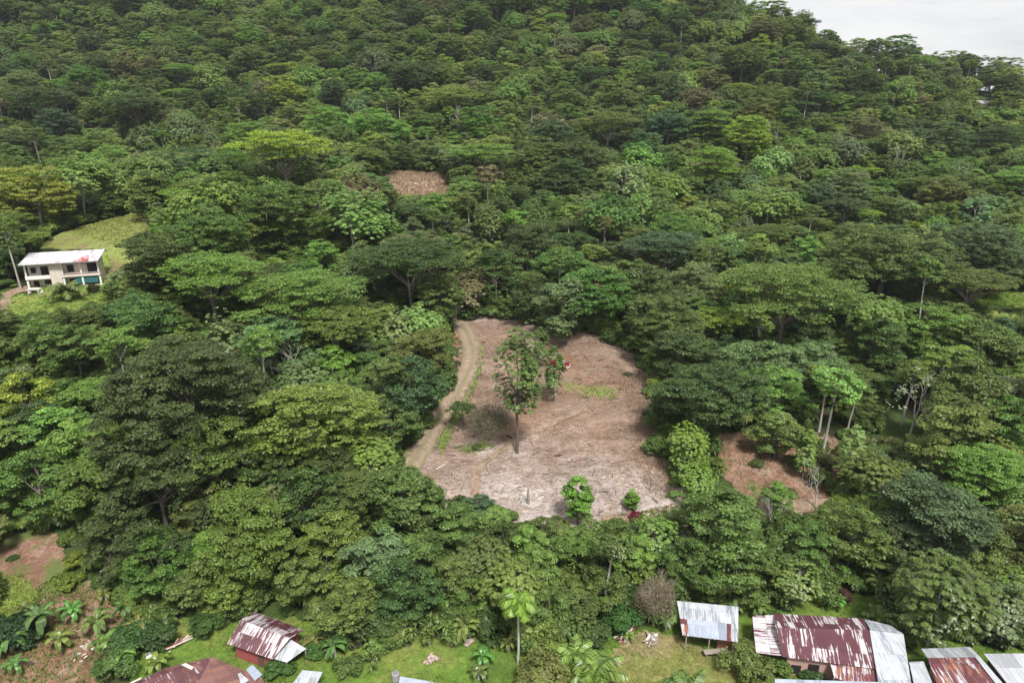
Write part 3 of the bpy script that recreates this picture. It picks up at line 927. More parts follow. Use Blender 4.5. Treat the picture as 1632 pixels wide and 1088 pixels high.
# ------------------------------------------------------------------ tones
TONES = {  # name: base colour
    'dark green': (.062, .094, .030), 'mid green': (.090, .140, .036), 'olive green': (.108, .142, .038), 'light green': (.138, .208, .048),
    'yellow-green': (.190, .250, .042), 'blue-green': (.068, .112, .050), 'grey-green': (.122, .168, .072), 'brownish': (.140, .130, .066),
    'reddish-brown': (.150, .125, .075), 'bright green': (.115, .215, .036), 'pale green': (.195, .27, .09),
}
TONES = {k: (c[0] * 1.12, c[1] * 1.17, c[2] * 1.18) for k, c in TONES.items()}
TREES = []   # every tree that is placed: dicts


def put(kind, t, x, y, s, tone, label=None, rot=None, hs=1.0, z=None, hand=False, jitter=.12, bark=None):
    ax = random.uniform(.86, 1.16)
    TREES.append(dict(ax=ax, kind=kind, t=t, x=x, y=y, z=hz(x, y) if z is None else z, s=s, hs=hs, tone=tone, label=label,
                      rot=random.uniform(0, 6.28) if rot is None else rot, hand=hand, bark=bark,
                      col=tuple(c * (1 + random.uniform(-jitter, jitter)) for c in TONES[tone])))


KIND_OF = {'broad': 'broadleaf_tree', 'umbre': 'umbrella_tree', 'bigle': 'large_leaved_tree', 'slend': 'slender_tree', 'vine0': 'vine_covered_tree', 'vine1': 'vine_covered_tree', 'layer': 'broadleaf_tree'}


def crown_at(cx, cy, w, fam, tone, label=None, k=0, hs=1.0):
    """a tree whose crown centre is seen at (cx, cy), w pixels wide"""
    opts = {'broad': ['broad_s', 'broad_m', 'broad_l', 'broad_x'], 'umbrella': ['umbrella_m', 'umbrella_l'], 'bigleaf': ['bigleaf_m', 'bigleaf_l'], 'slender': ['slender'], 'vine': ['vine'], 'layered': ['layered']}[fam]
    zc = 10.0; s = 1.0; best = opts[0] + str(k)
    for _ in range(4):
        g = ground_px(cx, cy, zc)
        dep = project([g + np.array([0, 0, zc])])[0, 2]
        R = w / F_PX * dep / 2
        best = min(opts, key=lambda o: abs(math.log(TPL[o + '0']['R'] / R))) + str(k)
        s = min(1.3, max(.55, R / TPL[best]['R']))
        zc = TPL[best]['zc'] * s * hs
    put(KIND_OF[best[:5]] if best[:5] in KIND_OF else KIND_OF['vine0'], best, g[0], g[1], s, tone, label, hs=hs, hand=True)


H_ = crown_at
# lower left
H_(300, 630, 250, 'broad', 'dark green', 'huge dark round-crowned tree, widest crown of the woods below the two-storey house', 0)
H_(255, 780, 170, 'broad', 'dark green', 'big dark dense tree directly downhill from the widest crown', 1)
H_(400, 855, 150, 'broad', 'olive green', 'olive dense tree towering behind the red-walled shed', 0)
H_(345, 740, 150, 'broad', 'mid green', None, 1)
H_(500, 680, 200, 'layered', 'light green', 'layered light green tree between the widest crown and the dirt road', 0)
H_(575, 800, 130, 'layered', 'mid green', None, 1)
H_(520, 760, 100, 'broad', 'dark green', None, 1)
H_(645, 812, 95, 'vine', 'mid green', None, 0)
H_(682, 818, 60, 'broad', 'mid green', None, 1)
H_(590, 730, 80, 'bigleaf', 'light green', None, 0)
H_(480, 800, 120, 'broad', 'dark green', None, 0)
H_(130, 710, 110, 'broad', 'light green', None, 1)
H_(140, 690, 60, 'bigleaf', 'bright green', 'small bright green tree against the dark side of the widest crown', 1)
H_(35, 640, 100, 'broad', 'yellow-green', 'yellow-green bushy tree at the edge of the photo below the house', 0)
H_(60, 770, 120, 'broad', 'mid green', None, 0)
H_(175, 860, 100, 'broad', 'dark green', None, 1)
H_(230, 860, 80, 'bigleaf', 'dark green', None, 1)
H_(320, 820, 90, 'broad', 'olive green', None, 1)
H_(440, 740, 90, 'broad', 'dark green', None, 0)
H_(520, 870, 110, 'broad', 'olive green', None, 1)
H_(600, 900, 110, 'broad', 'grey-green', None, 1)
H_(660, 900, 80, 'vine', 'mid green', None, 1)
H_(480, 930, 90, 'broad', 'olive green', None, 1)
H_(560, 960, 90, 'broad', 'olive green', None, 0)
H_(250, 900, 100, 'broad', 'mid green', None, 0)
H_(350, 895, 70, 'bigleaf', 'bright green', None, 0)
# mid left
H_(330, 425, 190, 'umbrella', 'light green', 'wide light green umbrella tree beside the grassy knoll', 0)
H_(470, 455, 200, 'umbrella', 'light green', 'widest light green umbrella tree in the middle of the left woods', 1)
H_(530, 510, 140, 'umbrella', 'olive green', 'dark olive umbrella tree just above the layered light green tree', 0)
H_(650, 400, 190, 'umbrella', 'dark green', 'broad dark umbrella tree behind the upper end of the dirt road', 1)
H_(430, 560, 120, 'broad', 'grey-green', None, 1)
H_(230, 520, 110, 'broad', 'mid green', None, 0)
H_(120, 560, 100, 'broad', 'mid green', None, 1)
H_(250, 420, 110, 'broad', 'dark green', None, 0)
H_(450, 340, 140, 'layered', 'mid green', None, 1)
H_(330, 320, 120, 'bigleaf', 'light green', None, 1)
H_(560, 340, 110, 'bigleaf', 'light green', None, 0)
H_(450, 225, 170, 'umbrella', 'yellow-green', 'yellow-olive umbrella tree standing out on the upper left slope', 0)
H_(60, 150, 150, 'umbrella', 'dark green', None, 1)
H_(215, 160, 150, 'umbrella', 'dark green', None, 0)
H_(30, 290, 90, 'broad', 'mid green', None, 0)
# behind the clearing
H_(840, 400, 110, 'broad', 'dark green', None, 0)
H_(790, 440, 90, 'broad', 'dark green', None, 1)
H_(900, 430, 100, 'broad', 'mid green', None, 1)
H_(748, 455, 62, 'bigleaf', 'brownish', 'yellowish-brown dying tree at the top end of the dirt road', 1)
H_(950, 470, 100, 'broad', 'mid green', None, 0)
H_(1010, 450, 80, 'broad', 'olive green', None, 1)
H_(1060, 385, 150, 'umbrella', 'blue-green', 'wide blue-green umbrella tree uphill from the clearing', 0)
H_(965, 340, 120, 'bigleaf', 'mid green', None, 1)
H_(700, 480, 80, 'vine', 'mid green', None, 0)
H_(1060, 520, 120, 'broad', 'mid green', None, 0)
H_(720, 150, 170, 'umbrella', 'light green', 'pale light green umbrella tree high above the small dry clearing', 1)
H_(770, 240, 110, 'umbrella', 'light green', None, 0)
H_(970, 190, 110, 'umbrella', 'olive green', None, 1)
# right of the clearing
H_(1130, 630, 150, 'broad', 'dark green', 'big dark dense tree overhanging the right edge of the clearing', 1)
H_(1090, 570, 100, 'broad', 'dark green', None, 0)
H_(1255, 450, 250, 'umbrella', 'olive green', 'giant olive umbrella tree, broadest flat crown of the valley', 1)
H_(1150, 505, 100, 'umbrella', 'yellow-green', 'flat pale-topped tree with two thick stems right of the clearing', 0)
H_(1200, 590, 110, 'broad', 'grey-green', None, 0)
H_(1290, 560, 100, 'broad', 'dark green', None, 1)
H_(1410, 420, 160, 'broad', 'mid green', None, 0)
H_(1560, 400, 140, 'broad', 'blue-green', None, 1)
H_(1490, 535, 120, 'broad', 'light green', None, 0)
H_(1400, 560, 110, 'broad', 'dark green', None, 1)
H_(1570, 560, 110, 'broad', 'olive green', None, 0)
H_(1510, 700, 150, 'broad', 'olive green', None, 1)
H_(1590, 650, 110, 'broad', 'brownish', None, 0)
H_(1096, 705, 70, 'bigleaf', 'light green', 'light green leafy tree at the lower right edge of the clearing', 0)
H_(1112, 755, 66, 'bigleaf', 'light green', None, 1)
H_(1240, 690, 60, 'vine', 'light green', None, 1)
H_(1330, 612, 66, 'slender', 'pale green', 'pale yellow tree with leaning white stem above the red earth slope', 0)
H_(1362, 625, 40, 'slender', 'olive green', None, 1)
H_(1390, 750, 90, 'bigleaf', 'olive green', None, 1)
# lower right
H_(1105, 900, 90, 'broad', 'mid green', None, 0)
H_(1190, 900, 90, 'broad', 'mid green', None, 1)
H_(1150, 850, 150, 'broad', 'olive green', 'large olive tree behind the grey-white roofed shed', 1)
H_(1420, 880, 90, 'broad', 'dark green', None, 0)
H_(1490, 835, 160, 'broad', 'blue-green', 'big blue-green tree on the slope above the rust-streaked roofs', 0)
H_(1565, 760, 150, 'layered', 'light green', None, 1)
H_(1500, 940, 140, 'bigleaf', 'mid green', 'glossy large-leaved tree right behind the rusted roofs', 0)
H_(1600, 960, 90, 'bigleaf', 'grey-green', None, 1)
H_(1360, 850, 110, 'broad', 'mid green', None, 0)
H_(1290, 880, 90, 'broad', 'mid green', None, 1)
H_(1270, 925, 60, 'bigleaf', 'light green', None, 0)
H_(1240, 795, 30, 'vine', 'light green', 'thin ivy-clad stem in front of the red earth slope', 1)
# below the clearing
H_(815, 925, 100, 'bigleaf', 'light green', 'light green large-leaved tree behind the royal palm', 1)
H_(770, 890, 80, 'bigleaf', 'olive green', None, 0)
H_(850, 880, 80, 'broad', 'light green', None, 1)
H_(790, 840, 70, 'broad', 'light green', None, 1)
H_(860, 850, 60, 'broad', 'mid green', None, 0)
H_(760, 950, 60, 'broad', 'mid green', None, 0)
H_(730, 850, 90, 'broad', 'mid green', None, 1)
H_(920, 880, 90, 'broad', 'mid green', None, 1)
H_(960, 860, 60, 'bigleaf', 'light green', None, 0)
H_(1010, 890, 80, 'broad', 'light green', None, 1)
H_(700, 830, 80, 'broad', 'dark green', None, 1)
H_(950, 940, 80, 'broad', 'mid green', None, 0)
H_(870, 970, 80, 'broad', 'olive green', None, 0)
H_(1045, 850, 70, 'bigleaf', 'light green', None, 1)
# skyline umbrellas
for i, (cx, cy, w) in enumerate(((1437, 84, 50), (1325, 58, 30), (1345, 66, 26), (1480, 92, 40), (1530, 98, 28), (1580, 104, 40), (1290, 44, 26), (1385, 84, 40), (1620, 108, 36))):
    H_(cx, cy, w, 'umbrella' if i % 3 != 1 else 'broad', 'dark green', None, i % 2)

# ------------------------------------------------------------------ filling the woods
PROT = [(CLEARING_SEEN, 4), (SOILR, -4), ([(616, 284), (664, 278), (712, 281), (722, 305), (680, 312), (632, 308)], 0), (PASTURE, 4), ([(-20, 455), (35, 455), (40, 405), (165, 400), (190, 440), (180, 470), (100, 490), (-20, 490)], 0), ([(-20, 452), (190, 452), (180, 486), (-20, 506)], 0), (BANK, 0), (LGRASS, 0), (GARDEN, 0), (RLAWN, 0), (VILLAGE, 0), ([(628, 742), (668, 690), (702, 620), (714, 560), (712, 500), (760, 500), (760, 600), (700, 745), (650, 745)], 0)] + [(r_, 0) for r_ in ROOFS] + [(r_, 0) for r_ in PALETREES]
LAND = [CLEARING_SEEN, SOILR, SHOULDER, HILLGAP, PASTURE, HLAWN, BANK, LGRASS, GARDEN, RLAWN, VILLAGE]


def free(x, y, z, R, zc, hc, tol=.8):
    """True if a crown there leaves the open places of the photograph open"""
    b = project([(x, y, z)])
    for L_ in LAND:
        if in_poly(b[:, 0], b[:, 1], L_)[0]: return False
    th = np.arange(8) * PI / 4
    q = [(x + R * tol * math.cos(a), y + R * tol * .3 * math.sin(a), z + zc + hc * tol * math.sin(a)) for a in th] + [(x, y, z + zc), (x, y, z + zc - hc)]
    p = project(q)
    for L_, m in PROT:
        if in_poly(p[:, 0], p[:, 1], L_).any(): return False
    return True


CELL = 12.0
HASH = {}


def add_hash(x, y, R):
    HASH.setdefault((int(x // CELL), int(y // CELL)), []).append((x, y, R))


def clear_of(x, y, R, f):
    i, j = int(x // CELL), int(y // CELL)
    for a in range(i - 2, i + 3):
        for b in range(j - 2, j + 3):
            for (u, v, r2) in HASH.get((a, b), ()):
                if (u - x) ** 2 + (v - y) ** 2 < (f * (R + r2)) ** 2: return False
    return True


for t in TREES:
    add_hash(t['x'], t['y'], TPL[t['t']]['R'] * t['s'])


def wn(x, y, s, k):
    return math.sin(x / s + k * 1.7 + 1.3 * math.sin(y / s * .8 + k)) * math.cos(y / s * 1.1 + k * 2.3 + math.sin(x / s))


def pick(x, y, px, py, r):
    n1, n2 = wn(x, y, 23, 1), wn(x, y, 31, 4)
    right = px > 1050 and py < 420
    pu = (.24 if y > 230 else .34) if right else (.10 if py < 420 else .10)
    u = r.random()
    if u < pu * (1 + .8 * n1): fam = 'umbrella'
    elif u < pu + .16 + .12 * n2: fam = 'bigleaf'
    elif u < pu + (.22 if y < 210 else .175): fam = 'slender'
    elif u < pu + .34: fam = 'vine'
    else: fam = 'broad'
    tl = r.random() + .22 * n2 + (.12 if (px < 350 and 470 < py < 720) else 0)
    if fam == 'umbrella': tone = 'dark green' if tl < .3 else 'olive green' if tl < .72 else 'light green' if tl < .95 else 'yellow-green'
    elif fam == 'bigleaf': tone = 'mid green' if tl < .3 else 'light green' if tl < .75 else 'grey-green' if tl < .95 else 'pale green'
    elif fam == 'vine': tone = 'mid green' if tl < .5 else 'light green' if tl < .9 else 'yellow-green'
    elif fam == 'slender': tone = 'olive green' if tl < .5 else 'light green'
    else: tone = 'dark green' if tl < .24 else 'mid green' if tl < .52 else 'olive green' if tl < .70 else 'blue-green' if tl < .80 else 'grey-green' if tl < .88 else 'light green' if tl < 1.02 else 'yellow-green'
    if r.random() < (.022 if py < 330 else .002): tone = r.choice(('brownish', 'brownish', 'reddish-brown'))
    return fam, tone


rr = random.Random(5)
for fam_pass in range(3):
    nc = (9000, 24000, 36000)[fam_pass]
    for _ in range(nc):
        y = 62 + (640 - 62) * rr.random() ** .72
        x = rr.uniform(-.86, .86) * (y + 25)
        # beyond the crest at the right nothing shows
        px, py, dep = project([(x, y, hz(x, y))])[0] if False else (CX + F_PX * x / (y * 1.02), 0, 0)
        R0 = (rr.uniform(4.6, 8.8), rr.uniform(3.2, 5.2), rr.uniform(2.0, 3.6))[fam_pass]
        if y > 220: R0 *= 1.22
        if not clear_of(x, y, R0, (.78, .66, .56)[fam_pass]): continue
        z = hz(x, y)
        px, py, dep = project([(x, y, z + 10)])[0]
        if py < -60: continue
        fam, tone = pick(x, y, px, py, rr)
        if fam_pass == 2 and fam in ('umbrella',): fam = 'broad'
        k = rr.randrange(2)
        if fam == 'broad' and R0 > 5.5 and rr.random() < (.3 if y < 200 else .07): fam = 'layered'
        if fam == 'layered': key = f'layered{k}'
        elif fam == 'umbrella': key = ('umbrella_l' if R0 > 8.2 else 'umbrella_m') + str(k)
        elif fam == 'bigleaf': key = ('bigleaf_l' if R0 > 5.6 else 'bigleaf_m') + str(k)
        elif fam == 'slender': key = f'slender{k}'
        elif fam == 'vine': key = f'vine{k}'
        else: key = ('broad_l' if R0 > 7 else 'broad_m' if R0 > 5 else 'broad_s') + str(k)
        T = TPL[key]
        s = min(1.25, max(.6, R0 / T['R'] * rr.uniform(.9, 1.1)))
        if fam == 'slender': s = rr.uniform(.8, 1.1)
        hs = rr.uniform(.8, 1.3 if y < 220 else 1.12) if R0 < 6 else rr.uniform(.85, 1.15)
        if not free(x, y, z, T['R'] * s, T['zc'] * s * hs, (T['H'] - T['zc']) * s * hs):
            if fam_pass == 0: continue
            # try something low instead
            key = f'broad_s{k}'; T = TPL[key]; s = rr.uniform(.45, .65); hs = .85
            if not free(x, y, z, T['R'] * s, T['zc'] * s * hs, (T['H'] - T['zc']) * s * hs): continue
        put(KIND_OF.get(key[:5], 'vine_covered_tree'), key, x, y, s, tone, z=z, hs=hs)
        add_hash(x, y, T['R'] * s)
print('trees', len(TREES))

# ------------------------------------------------------------------ which trees show, and how large
GW, GH, GS = 544, 363, 3.0
idb = -np.ones((GH, GW), int)
for t in TREES:
    T = TPL[t['t']]
    p = project([(t['x'], t['y'], t['z'] + T['zc'] * t['s'] * t['hs'])])[0]
    t['p'] = p; t['wpx'] = 2 * T['R'] * t['s'] * F_PX / p[2]
    tp = np.array([t['x'], t['y'], t['z'] + T['H'] * t['s'] * t['hs']]); k = np.linspace(.55, .97, 14)[:, None]
    q = np.array([0, 0, CAMZ]) * (1 - k) + tp * k
    t['hid'] = bool((height(q[:, 0], q[:, 1]) + 5.0 * (np.hypot(q[:, 0] - t['x'], q[:, 1] - t['y']) > 25) > q[:, 2]).any())
order = sorted(range(len(TREES)), key=lambda i: -TREES[i]['p'][2])
for i in order:
    t = TREES[i]
    if t['hid']: continue
    x, y = t['p'][0] / GS, t['p'][1] / GS; w = t['wpx'] / 2 / GS * .9
    T = TPL[t['t']]; h = max(1.0, (T['H'] - T['zc']) * t['s'] * t['hs'] * F_PX / t['p'][2] / GS * .95)
    h = max(h, w * .38)
    x0, x1, y0, y1 = int(max(0, x - w)), int(min(GW - 1, x + w)), int(max(0, y - h)), int(min(GH - 1, y + h))
    if x0 > x1 or y0 > y1: continue
    yy, xx = np.mgrid[y0:y1 + 1, x0:x1 + 1]
    m_ = ((xx - x) / max(w, .6)) ** 2 + ((yy - y) / h) ** 2 <= 1
    idb[y0:y1 + 1, x0:x1 + 1][m_] = i
ids, cnt = np.unique(idb[idb >= 0], return_counts=True)
for t in TREES: t['vis'] = 0
for i, c in zip(ids, cnt): TREES[i]['vis'] = int(c)
LIMIT = {'broadleaf_tree': 290, 'umbrella_tree': 250, 'large_leaved_tree': 250, 'slender_tree': 120, 'vine_covered_tree': 150}
for k, lim in LIMIT.items():
    c = sorted([t for t in TREES if t['kind'] == k and (t['vis'] >= 8 or (t['hand'] and t['vis'] > 0))], key=lambda t: -(t['vis'] + 1e6 * t['hand']))[:lim]
    for t in c: t['single'] = True

# ------------------------------------------------------------------ labels from where a tree stands
MARKS = [('two-storey house', 100, 440), ('grassy knoll', 185, 385), ('small dry clearing', 668, 296), ('red car', 891, 580), ('giant olive umbrella tree', 1255, 450),
         ('flat valley lawn', 1580, 478), ('leaning white-stemmed tree', 1325, 660), ('bare white tree', 1450, 665), ('red earth slope', 1240, 750), ('grey-white roofed shed', 1125, 990),
         ('rust-streaked long roof', 1310, 1030), ('red-walled shed', 425, 1010), ('royal palm', 825, 985), ('banana plants', 90, 970), ('bare earth bank', 50, 880),
         ('widest dark crown', 300, 630), ('layered light tree', 500, 680), ('pale high umbrella tree', 720, 150), ('yellow-olive umbrella tree', 450, 225),
         ('upper left corner', 0, 0), ('top edge centre', 800, 0), ('skyline end', 1190, 0), ('skyline umbrella tree', 1437, 84), ('tiny white far roof', 1570, 153),
         ('lone clearing tree', 828, 570), ('dirt road head', 740, 515), ('dirt road foot', 655, 745), ('right photo edge middle', 1632, 300), ('left photo edge middle', 0, 250),
         ('wide blue-green umbrella tree', 1060, 385), ('lower right corner', 1632, 1088), ('clearing bottom edge', 900, 825), ('clearing right edge', 1055, 700), ('bright columnar tree', 921, 800),
         ('widest light umbrella tree', 470, 455), ('broad dark umbrella tree', 650, 400)]
KW = {'broadleaf_tree': 'broadleaf tree', 'umbrella_tree': 'umbrella tree', 'large_leaved_tree': 'big-leaved tree', 'slender_tree': 'slender tree', 'vine_covered_tree': 'vine-clad tree', 'shrub': 'shrub'}


def auto_labels(ts):
    g = {}
    for t in ts:
        if t['label']: continue
        px, py = t['p'][0], t['p'][1]
        nm, mx, my = min(MARKS, key=lambda m: math.hypot(m[1] - px, (m[2] - py) * 1.2))
        dx, dy = px - mx, py - my
        if abs(dx) > 1.8 * abs(dy): di = 'right of' if dx > 0 else 'left of'
        elif abs(dy) > 1.8 * abs(dx): di = 'above' if dy < 0 else 'below'
        else: di = ('above' if dy < 0 else 'below') + (' and right of' if dx > 0 else ' and left of')
        g.setdefault((t['tone'], t['kind'], di, nm), []).append((math.hypot(dx, dy), t))
    ordw = ['', 'second', 'third', 'fourth', 'fifth', 'sixth', 'seventh', 'eighth', 'ninth', 'tenth', 'eleventh', 'twelfth']
    for (tone, kind, di, nm), v in g.items():
        v.sort(key=lambda q: q[0])
        for i, (d, t) in enumerate(v):
            tail = '' if len(v) == 1 else ', nearest to it' if i == 0 else f', {ordw[min(i, 11)]} nearest'
            t['label'] = f"{tone} {KW[kind]} {di} the {nm}{tail}"


singles = [t for t in TREES if t.get('single')]
auto_labels(singles)


def plant(name, x, y, z, crown, stem, col, label, cat, group=None, s=(1, 1, 1), rot=0, cname='crown', sname='trunk', bark=None):
    e = empty(name, (x, y, z), rot)
    tag(e, label, cat, group)
    a = D.objects.new(cname, crown); a.scale = s; a.color = (*col, 1); link(a, e)
    b_ = D.objects.new(sname, stem); b_.scale = s; link(b_, e)
    return e


for t in singles:
    T = TPL[t['t']]
    plant(t['kind'], t['x'], t['y'], t['z'], T['crown'], T['trunk'], t['col'], t['label'], 'tree', 'trees of the hillside woods', (t['s'] * t['ax'], t['s'] / t['ax'], t['s'] * t['hs']), t['rot'])

# ------------------------------------------------------------------ the far woods and the undergrowth (stuff)
def scatter(name, tpls, pts, tid, rots, scl, mat_over=None):
    """points carrying a plant each"""
    c = D.collections.new(name + '_kinds')
    for i, me in enumerate(tpls):
        o = D.objects.new(f'{name}_kind_{i:02d}', me); c.objects.link(o)
    me = D.meshes.new(name); me.vertices.add(len(pts)); me.vertices.foreach_set('co', np.asarray(pts, np.float32).ravel())
    a = me.attributes.new('tid', 'INT', 'POINT'); a.data.foreach_set('value', np.asarray(tid, np.int32))
    a = me.attributes.new('rot', 'FLOAT_VECTOR', 'POINT'); a.data.foreach_set('vector', np.asarray([(0, 0, q) for q in rots], np.float32).ravel())
    a = me.attributes.new('scl', 'FLOAT_VECTOR', 'POINT'); a.data.foreach_set('vector', np.asarray(scl, np.float32).ravel())
    o = link(D.objects.new(name, me))
    ng = D.node_groups.new(name, 'GeometryNodeTree')
    ng.interface.new_socket('Geometry', in_out='INPUT', socket_type='NodeSocketGeometry')
    ng.interface.new_socket('Geometry', in_out='OUTPUT', socket_type='NodeSocketGeometry')
    gi = ng.nodes.new('NodeGroupInput'); go = ng.nodes.new('NodeGroupOutput')
    ip = ng.nodes.new('GeometryNodeInstanceOnPoints'); ci = ng.nodes.new('GeometryNodeCollectionInfo')
    ci.inputs[0].default_value = c; ci.inputs['Separate Children'].default_value = True; ci.inputs['Reset Children'].default_value = True
    ip.inputs['Pick Instance'].default_value = True

    def na(n, ty):
        q = ng.nodes.new('GeometryNodeInputNamedAttribute'); q.data_type = ty; q.inputs[0].default_value = n; return q.outputs[0]
    L = ng.links.new
    L(gi.outputs[0], ip.inputs['Points']); L(ci.outputs[0], ip.inputs['Instance'])
    L(na('tid', 'INT'), ip.inputs['Instance Index']); L(na('rot', 'FLOAT_VECTOR'), ip.inputs['Rotation']); L(na('scl', 'FLOAT_VECTOR'), ip.inputs['Scale'])
    L(ip.outputs[0], go.inputs[0])
    md = o.modifiers.new('plants', 'NODES'); md.node_group = ng
    return tag(o, kind='stuff')


def joined(key):
    T = TPL[key]
    tm = T['trunk']
    tv = np.empty(len(tm.vertices) * 3, np.float32); tm.vertices.foreach_get('co', tv); tv = tv.reshape(-1, 3)
    tf = np.array([(list(p.vertices) + [p.vertices[-1]] * 4)[:4] for p in tm.polygons if len(p.vertices) == 4])
    V = np.vstack([T['V'], tv]); F = np.vstack([T['F'], tf + len(T['V'])])
    return quads_mesh('forest_' + key, V, F, [LEAF_FAR, T['bark']], np.concatenate([T['var'], np.full(len(tf), .5)]), np.concatenate([np.zeros(len(T['F'])), np.ones(len(tf))]))


keys = sorted(k for k in TPL if k not in ('column', 'smallflat', 'solo', 'solothin'))
rest = [t for t in TREES if not t.get('single')]
o = scatter('forest', [joined(k) for k in keys], [(t['x'], t['y'], t['z']) for t in rest], [keys.index(t['t']) for t in rest], [t['rot'] for t in rest], [(t['s'] * t['ax'], t['s'] / t['ax'], t['s'] * t['hs']) for t in rest])
tag(o, 'mixed tropical woods covering the far hillside', None)
print('single', len(singles), 'forest', len(rest))

# undergrowth
n = 26000
r = np.random.default_rng(77)
y = 58 + (340 - 58) * r.random(n) ** .8
x = r.uniform(-.86, .86, n) * (y + 20)
z = height(x, y)
size = r.uniform(.55, 1.35, n)
b0 = project(np.stack([x, y, z], 1)); b1 = project(np.stack([x, y, z + 2.6 * size], 1)); b2 = project(np.stack([x, y, z + 1.2 * size], 1))
ok = (b0[:, 0] > -250) & (b0[:, 0] < 1880)
for L_ in LAND:
    ok &= ~in_poly(b0[:, 0], b0[:, 1], L_)
for L_, m_ in PROT:
    ok &= ~in_poly(b1[:, 0], b1[:, 1], L_) & ~in_poly(b2[:, 0], b2[:, 1], L_)
x, y, z, size = x[ok], y[ok], z[ok], size[ok]
SHF = [shrub_mesh('under_a', 1.5, 2.1, 301, LEAF_SHRUB), shrub_mesh('under_b', 2.1, 2.9, 302, LEAF_SHRUB), shrub_mesh('under_c', 1.2, 1.4, 303, LEAF_SHRUB)]
V, F, var, _ = crown_rosette(1.6, 2.6, 0, 304, nros=45, L=.9, W=.35)
SHF.append(quads_mesh('under_d', V, F, [LEAF_SHRUB], var))
o = scatter('undergrowth', SHF, np.stack([x, y, z], 1), r.integers(0, 4, len(x)), r.uniform(0, 6, len(x)), np.stack([size, size, size * r.uniform(.7, 1.2, len(x))], 1))
tag(o, 'tangled green undergrowth beneath and between the trees')
print('undergrowth', len(x))

# ------------------------------------------------------------------ litter, tufts
def sample_land(poly, n, seed, inner=True):
    r = np.random.default_rng(seed)
    P = np.array([ground_px(px, py) for px, py in poly])
    out = []
    tot = 0
    while tot < n:
        x = r.uniform(P[:, 0].min(), P[:, 0].max(), n * 2); y = r.uniform(P[:, 1].min(), P[:, 1].max(), n * 2)
        z = height(x, y); q = project(np.stack([x, y, z], 1))
        k = in_poly(q[:, 0], q[:, 1], poly)
        out.append(np.stack([x[k], y[k], z[k]], 1)); tot += k.sum()
    return np.vstack(out)[:n]


def sticks(name, P, lo, hi, rad, mat, seed, flat=.15, zoff=.1, rowdir=None):
    r = np.random.default_rng(seed); n = len(P)
    a = r.uniform(0, PI, n) if rowdir is None else rowdir + r.normal(0, .5, n)
    d = np.stack([np.cos(a), np.sin(a), r.normal(0, flat, n)], 1); d = unit(d)
    L = r.uniform(lo, hi, (n, 1)) ** 1.0; R = rad * r.uniform(.5, 1.6, (n, 1))
    s = unit(np.cross(d, [0, 0, 1.0])); u = np.cross(s, d)
    c = P + np.array([0, 0, zoff]) + np.abs(d[:, 2:3]) * L * .4 * np.array([0, 0, 1])
    V = []
    for e, k in ((-1, 1.0), (1, .6)):
        for g in (0, 1, 2):
            an = g * 2 * PI / 3 + PI / 2
            V.append(c + d * e * L / 2 + (s * math.cos(an) + u * math.sin(an)) * R * k)
    V = np.stack(V, 1).reshape(-1, 3)
    o = np.arange(n)[:, None] * 6
    F = np.concatenate([o + np.array([[g, (g + 1) % 3, (g + 1) % 3 + 3, g + 3]]) for g in range(3)], 1).reshape(-1, 4)
    ob = link(D.objects.new(name, quads_mesh(name, V, F, [mat])))
    return tag(ob, kind='stuff')


CL2 = [(700, 780), (672, 745), (700, 690), (730, 640), (760, 600), (757, 540), (745, 508), (800, 508), (880, 527), (960, 540), (1010, 566), (1032, 600), (1048, 645), (1052, 700), (1064, 755), (1076, 790), (1000, 820), (930, 826), (860, 818), (800, 795), (760, 786)]
P1 = sample_land(CL2, 9000, 1)
tag(sticks('dead_brush_litter', P1, .25, 1.3, .022, TWIGG, 2, rowdir=.3), 'pale dry sticks littering the cleared ground')
tag(sticks('straw_litter', sample_land(CL2, 9000, 5), .15, .8, .028, STRAW, 6, flat=.4), 'straw-coloured dry stalks over the cleared ground')
tag(sticks('branch_debris', sample_land(CL2, 260, 3), .5, 2.6, .04, DARKWOOD, 4, flat=.1), 'dark fallen branches over the cleared ground')
tag(sticks('slope_litter', sample_land(SOILR, 1500, 7), .2, 1.2, .025, TWIGG, 8), 'dry sticks on the red earth slope')


def tufts(name, P, h, mat, seed, nb=7, w=.035, spread=.22, label=None):
    r = np.random.default_rng(seed); n = len(P)
    c = np.repeat(P, nb, 0) + np.concatenate([r.normal(0, spread, (n * nb, 2)), np.full((n * nb, 1), .03)], 1)
    hh = np.repeat(h * r.uniform(.4, 1.4, n), nb)[:, None] * r.uniform(.6, 1.2, (n * nb, 1))
    a = r.uniform(0, 2 * PI, n * nb)
    s = np.stack([np.cos(a), np.sin(a), np.zeros(n * nb)], 1) * w * r.uniform(.6, 1.5, (n * nb, 1))
    tip = c + np.concatenate([r.normal(0, .35, (n * nb, 2)), np.ones((n * nb, 1))], 1) * hh
    V = np.stack([c - s, c + s, tip + s * .3, tip - s * .3], 1).reshape(-1, 3)
    F = np.arange(len(V)).reshape(-1, 4)
    o = link(D.objects.new(name, quads_mesh(name, V, F, [mat], r.random(len(F)))))
    return tag(o, label, kind='stuff')


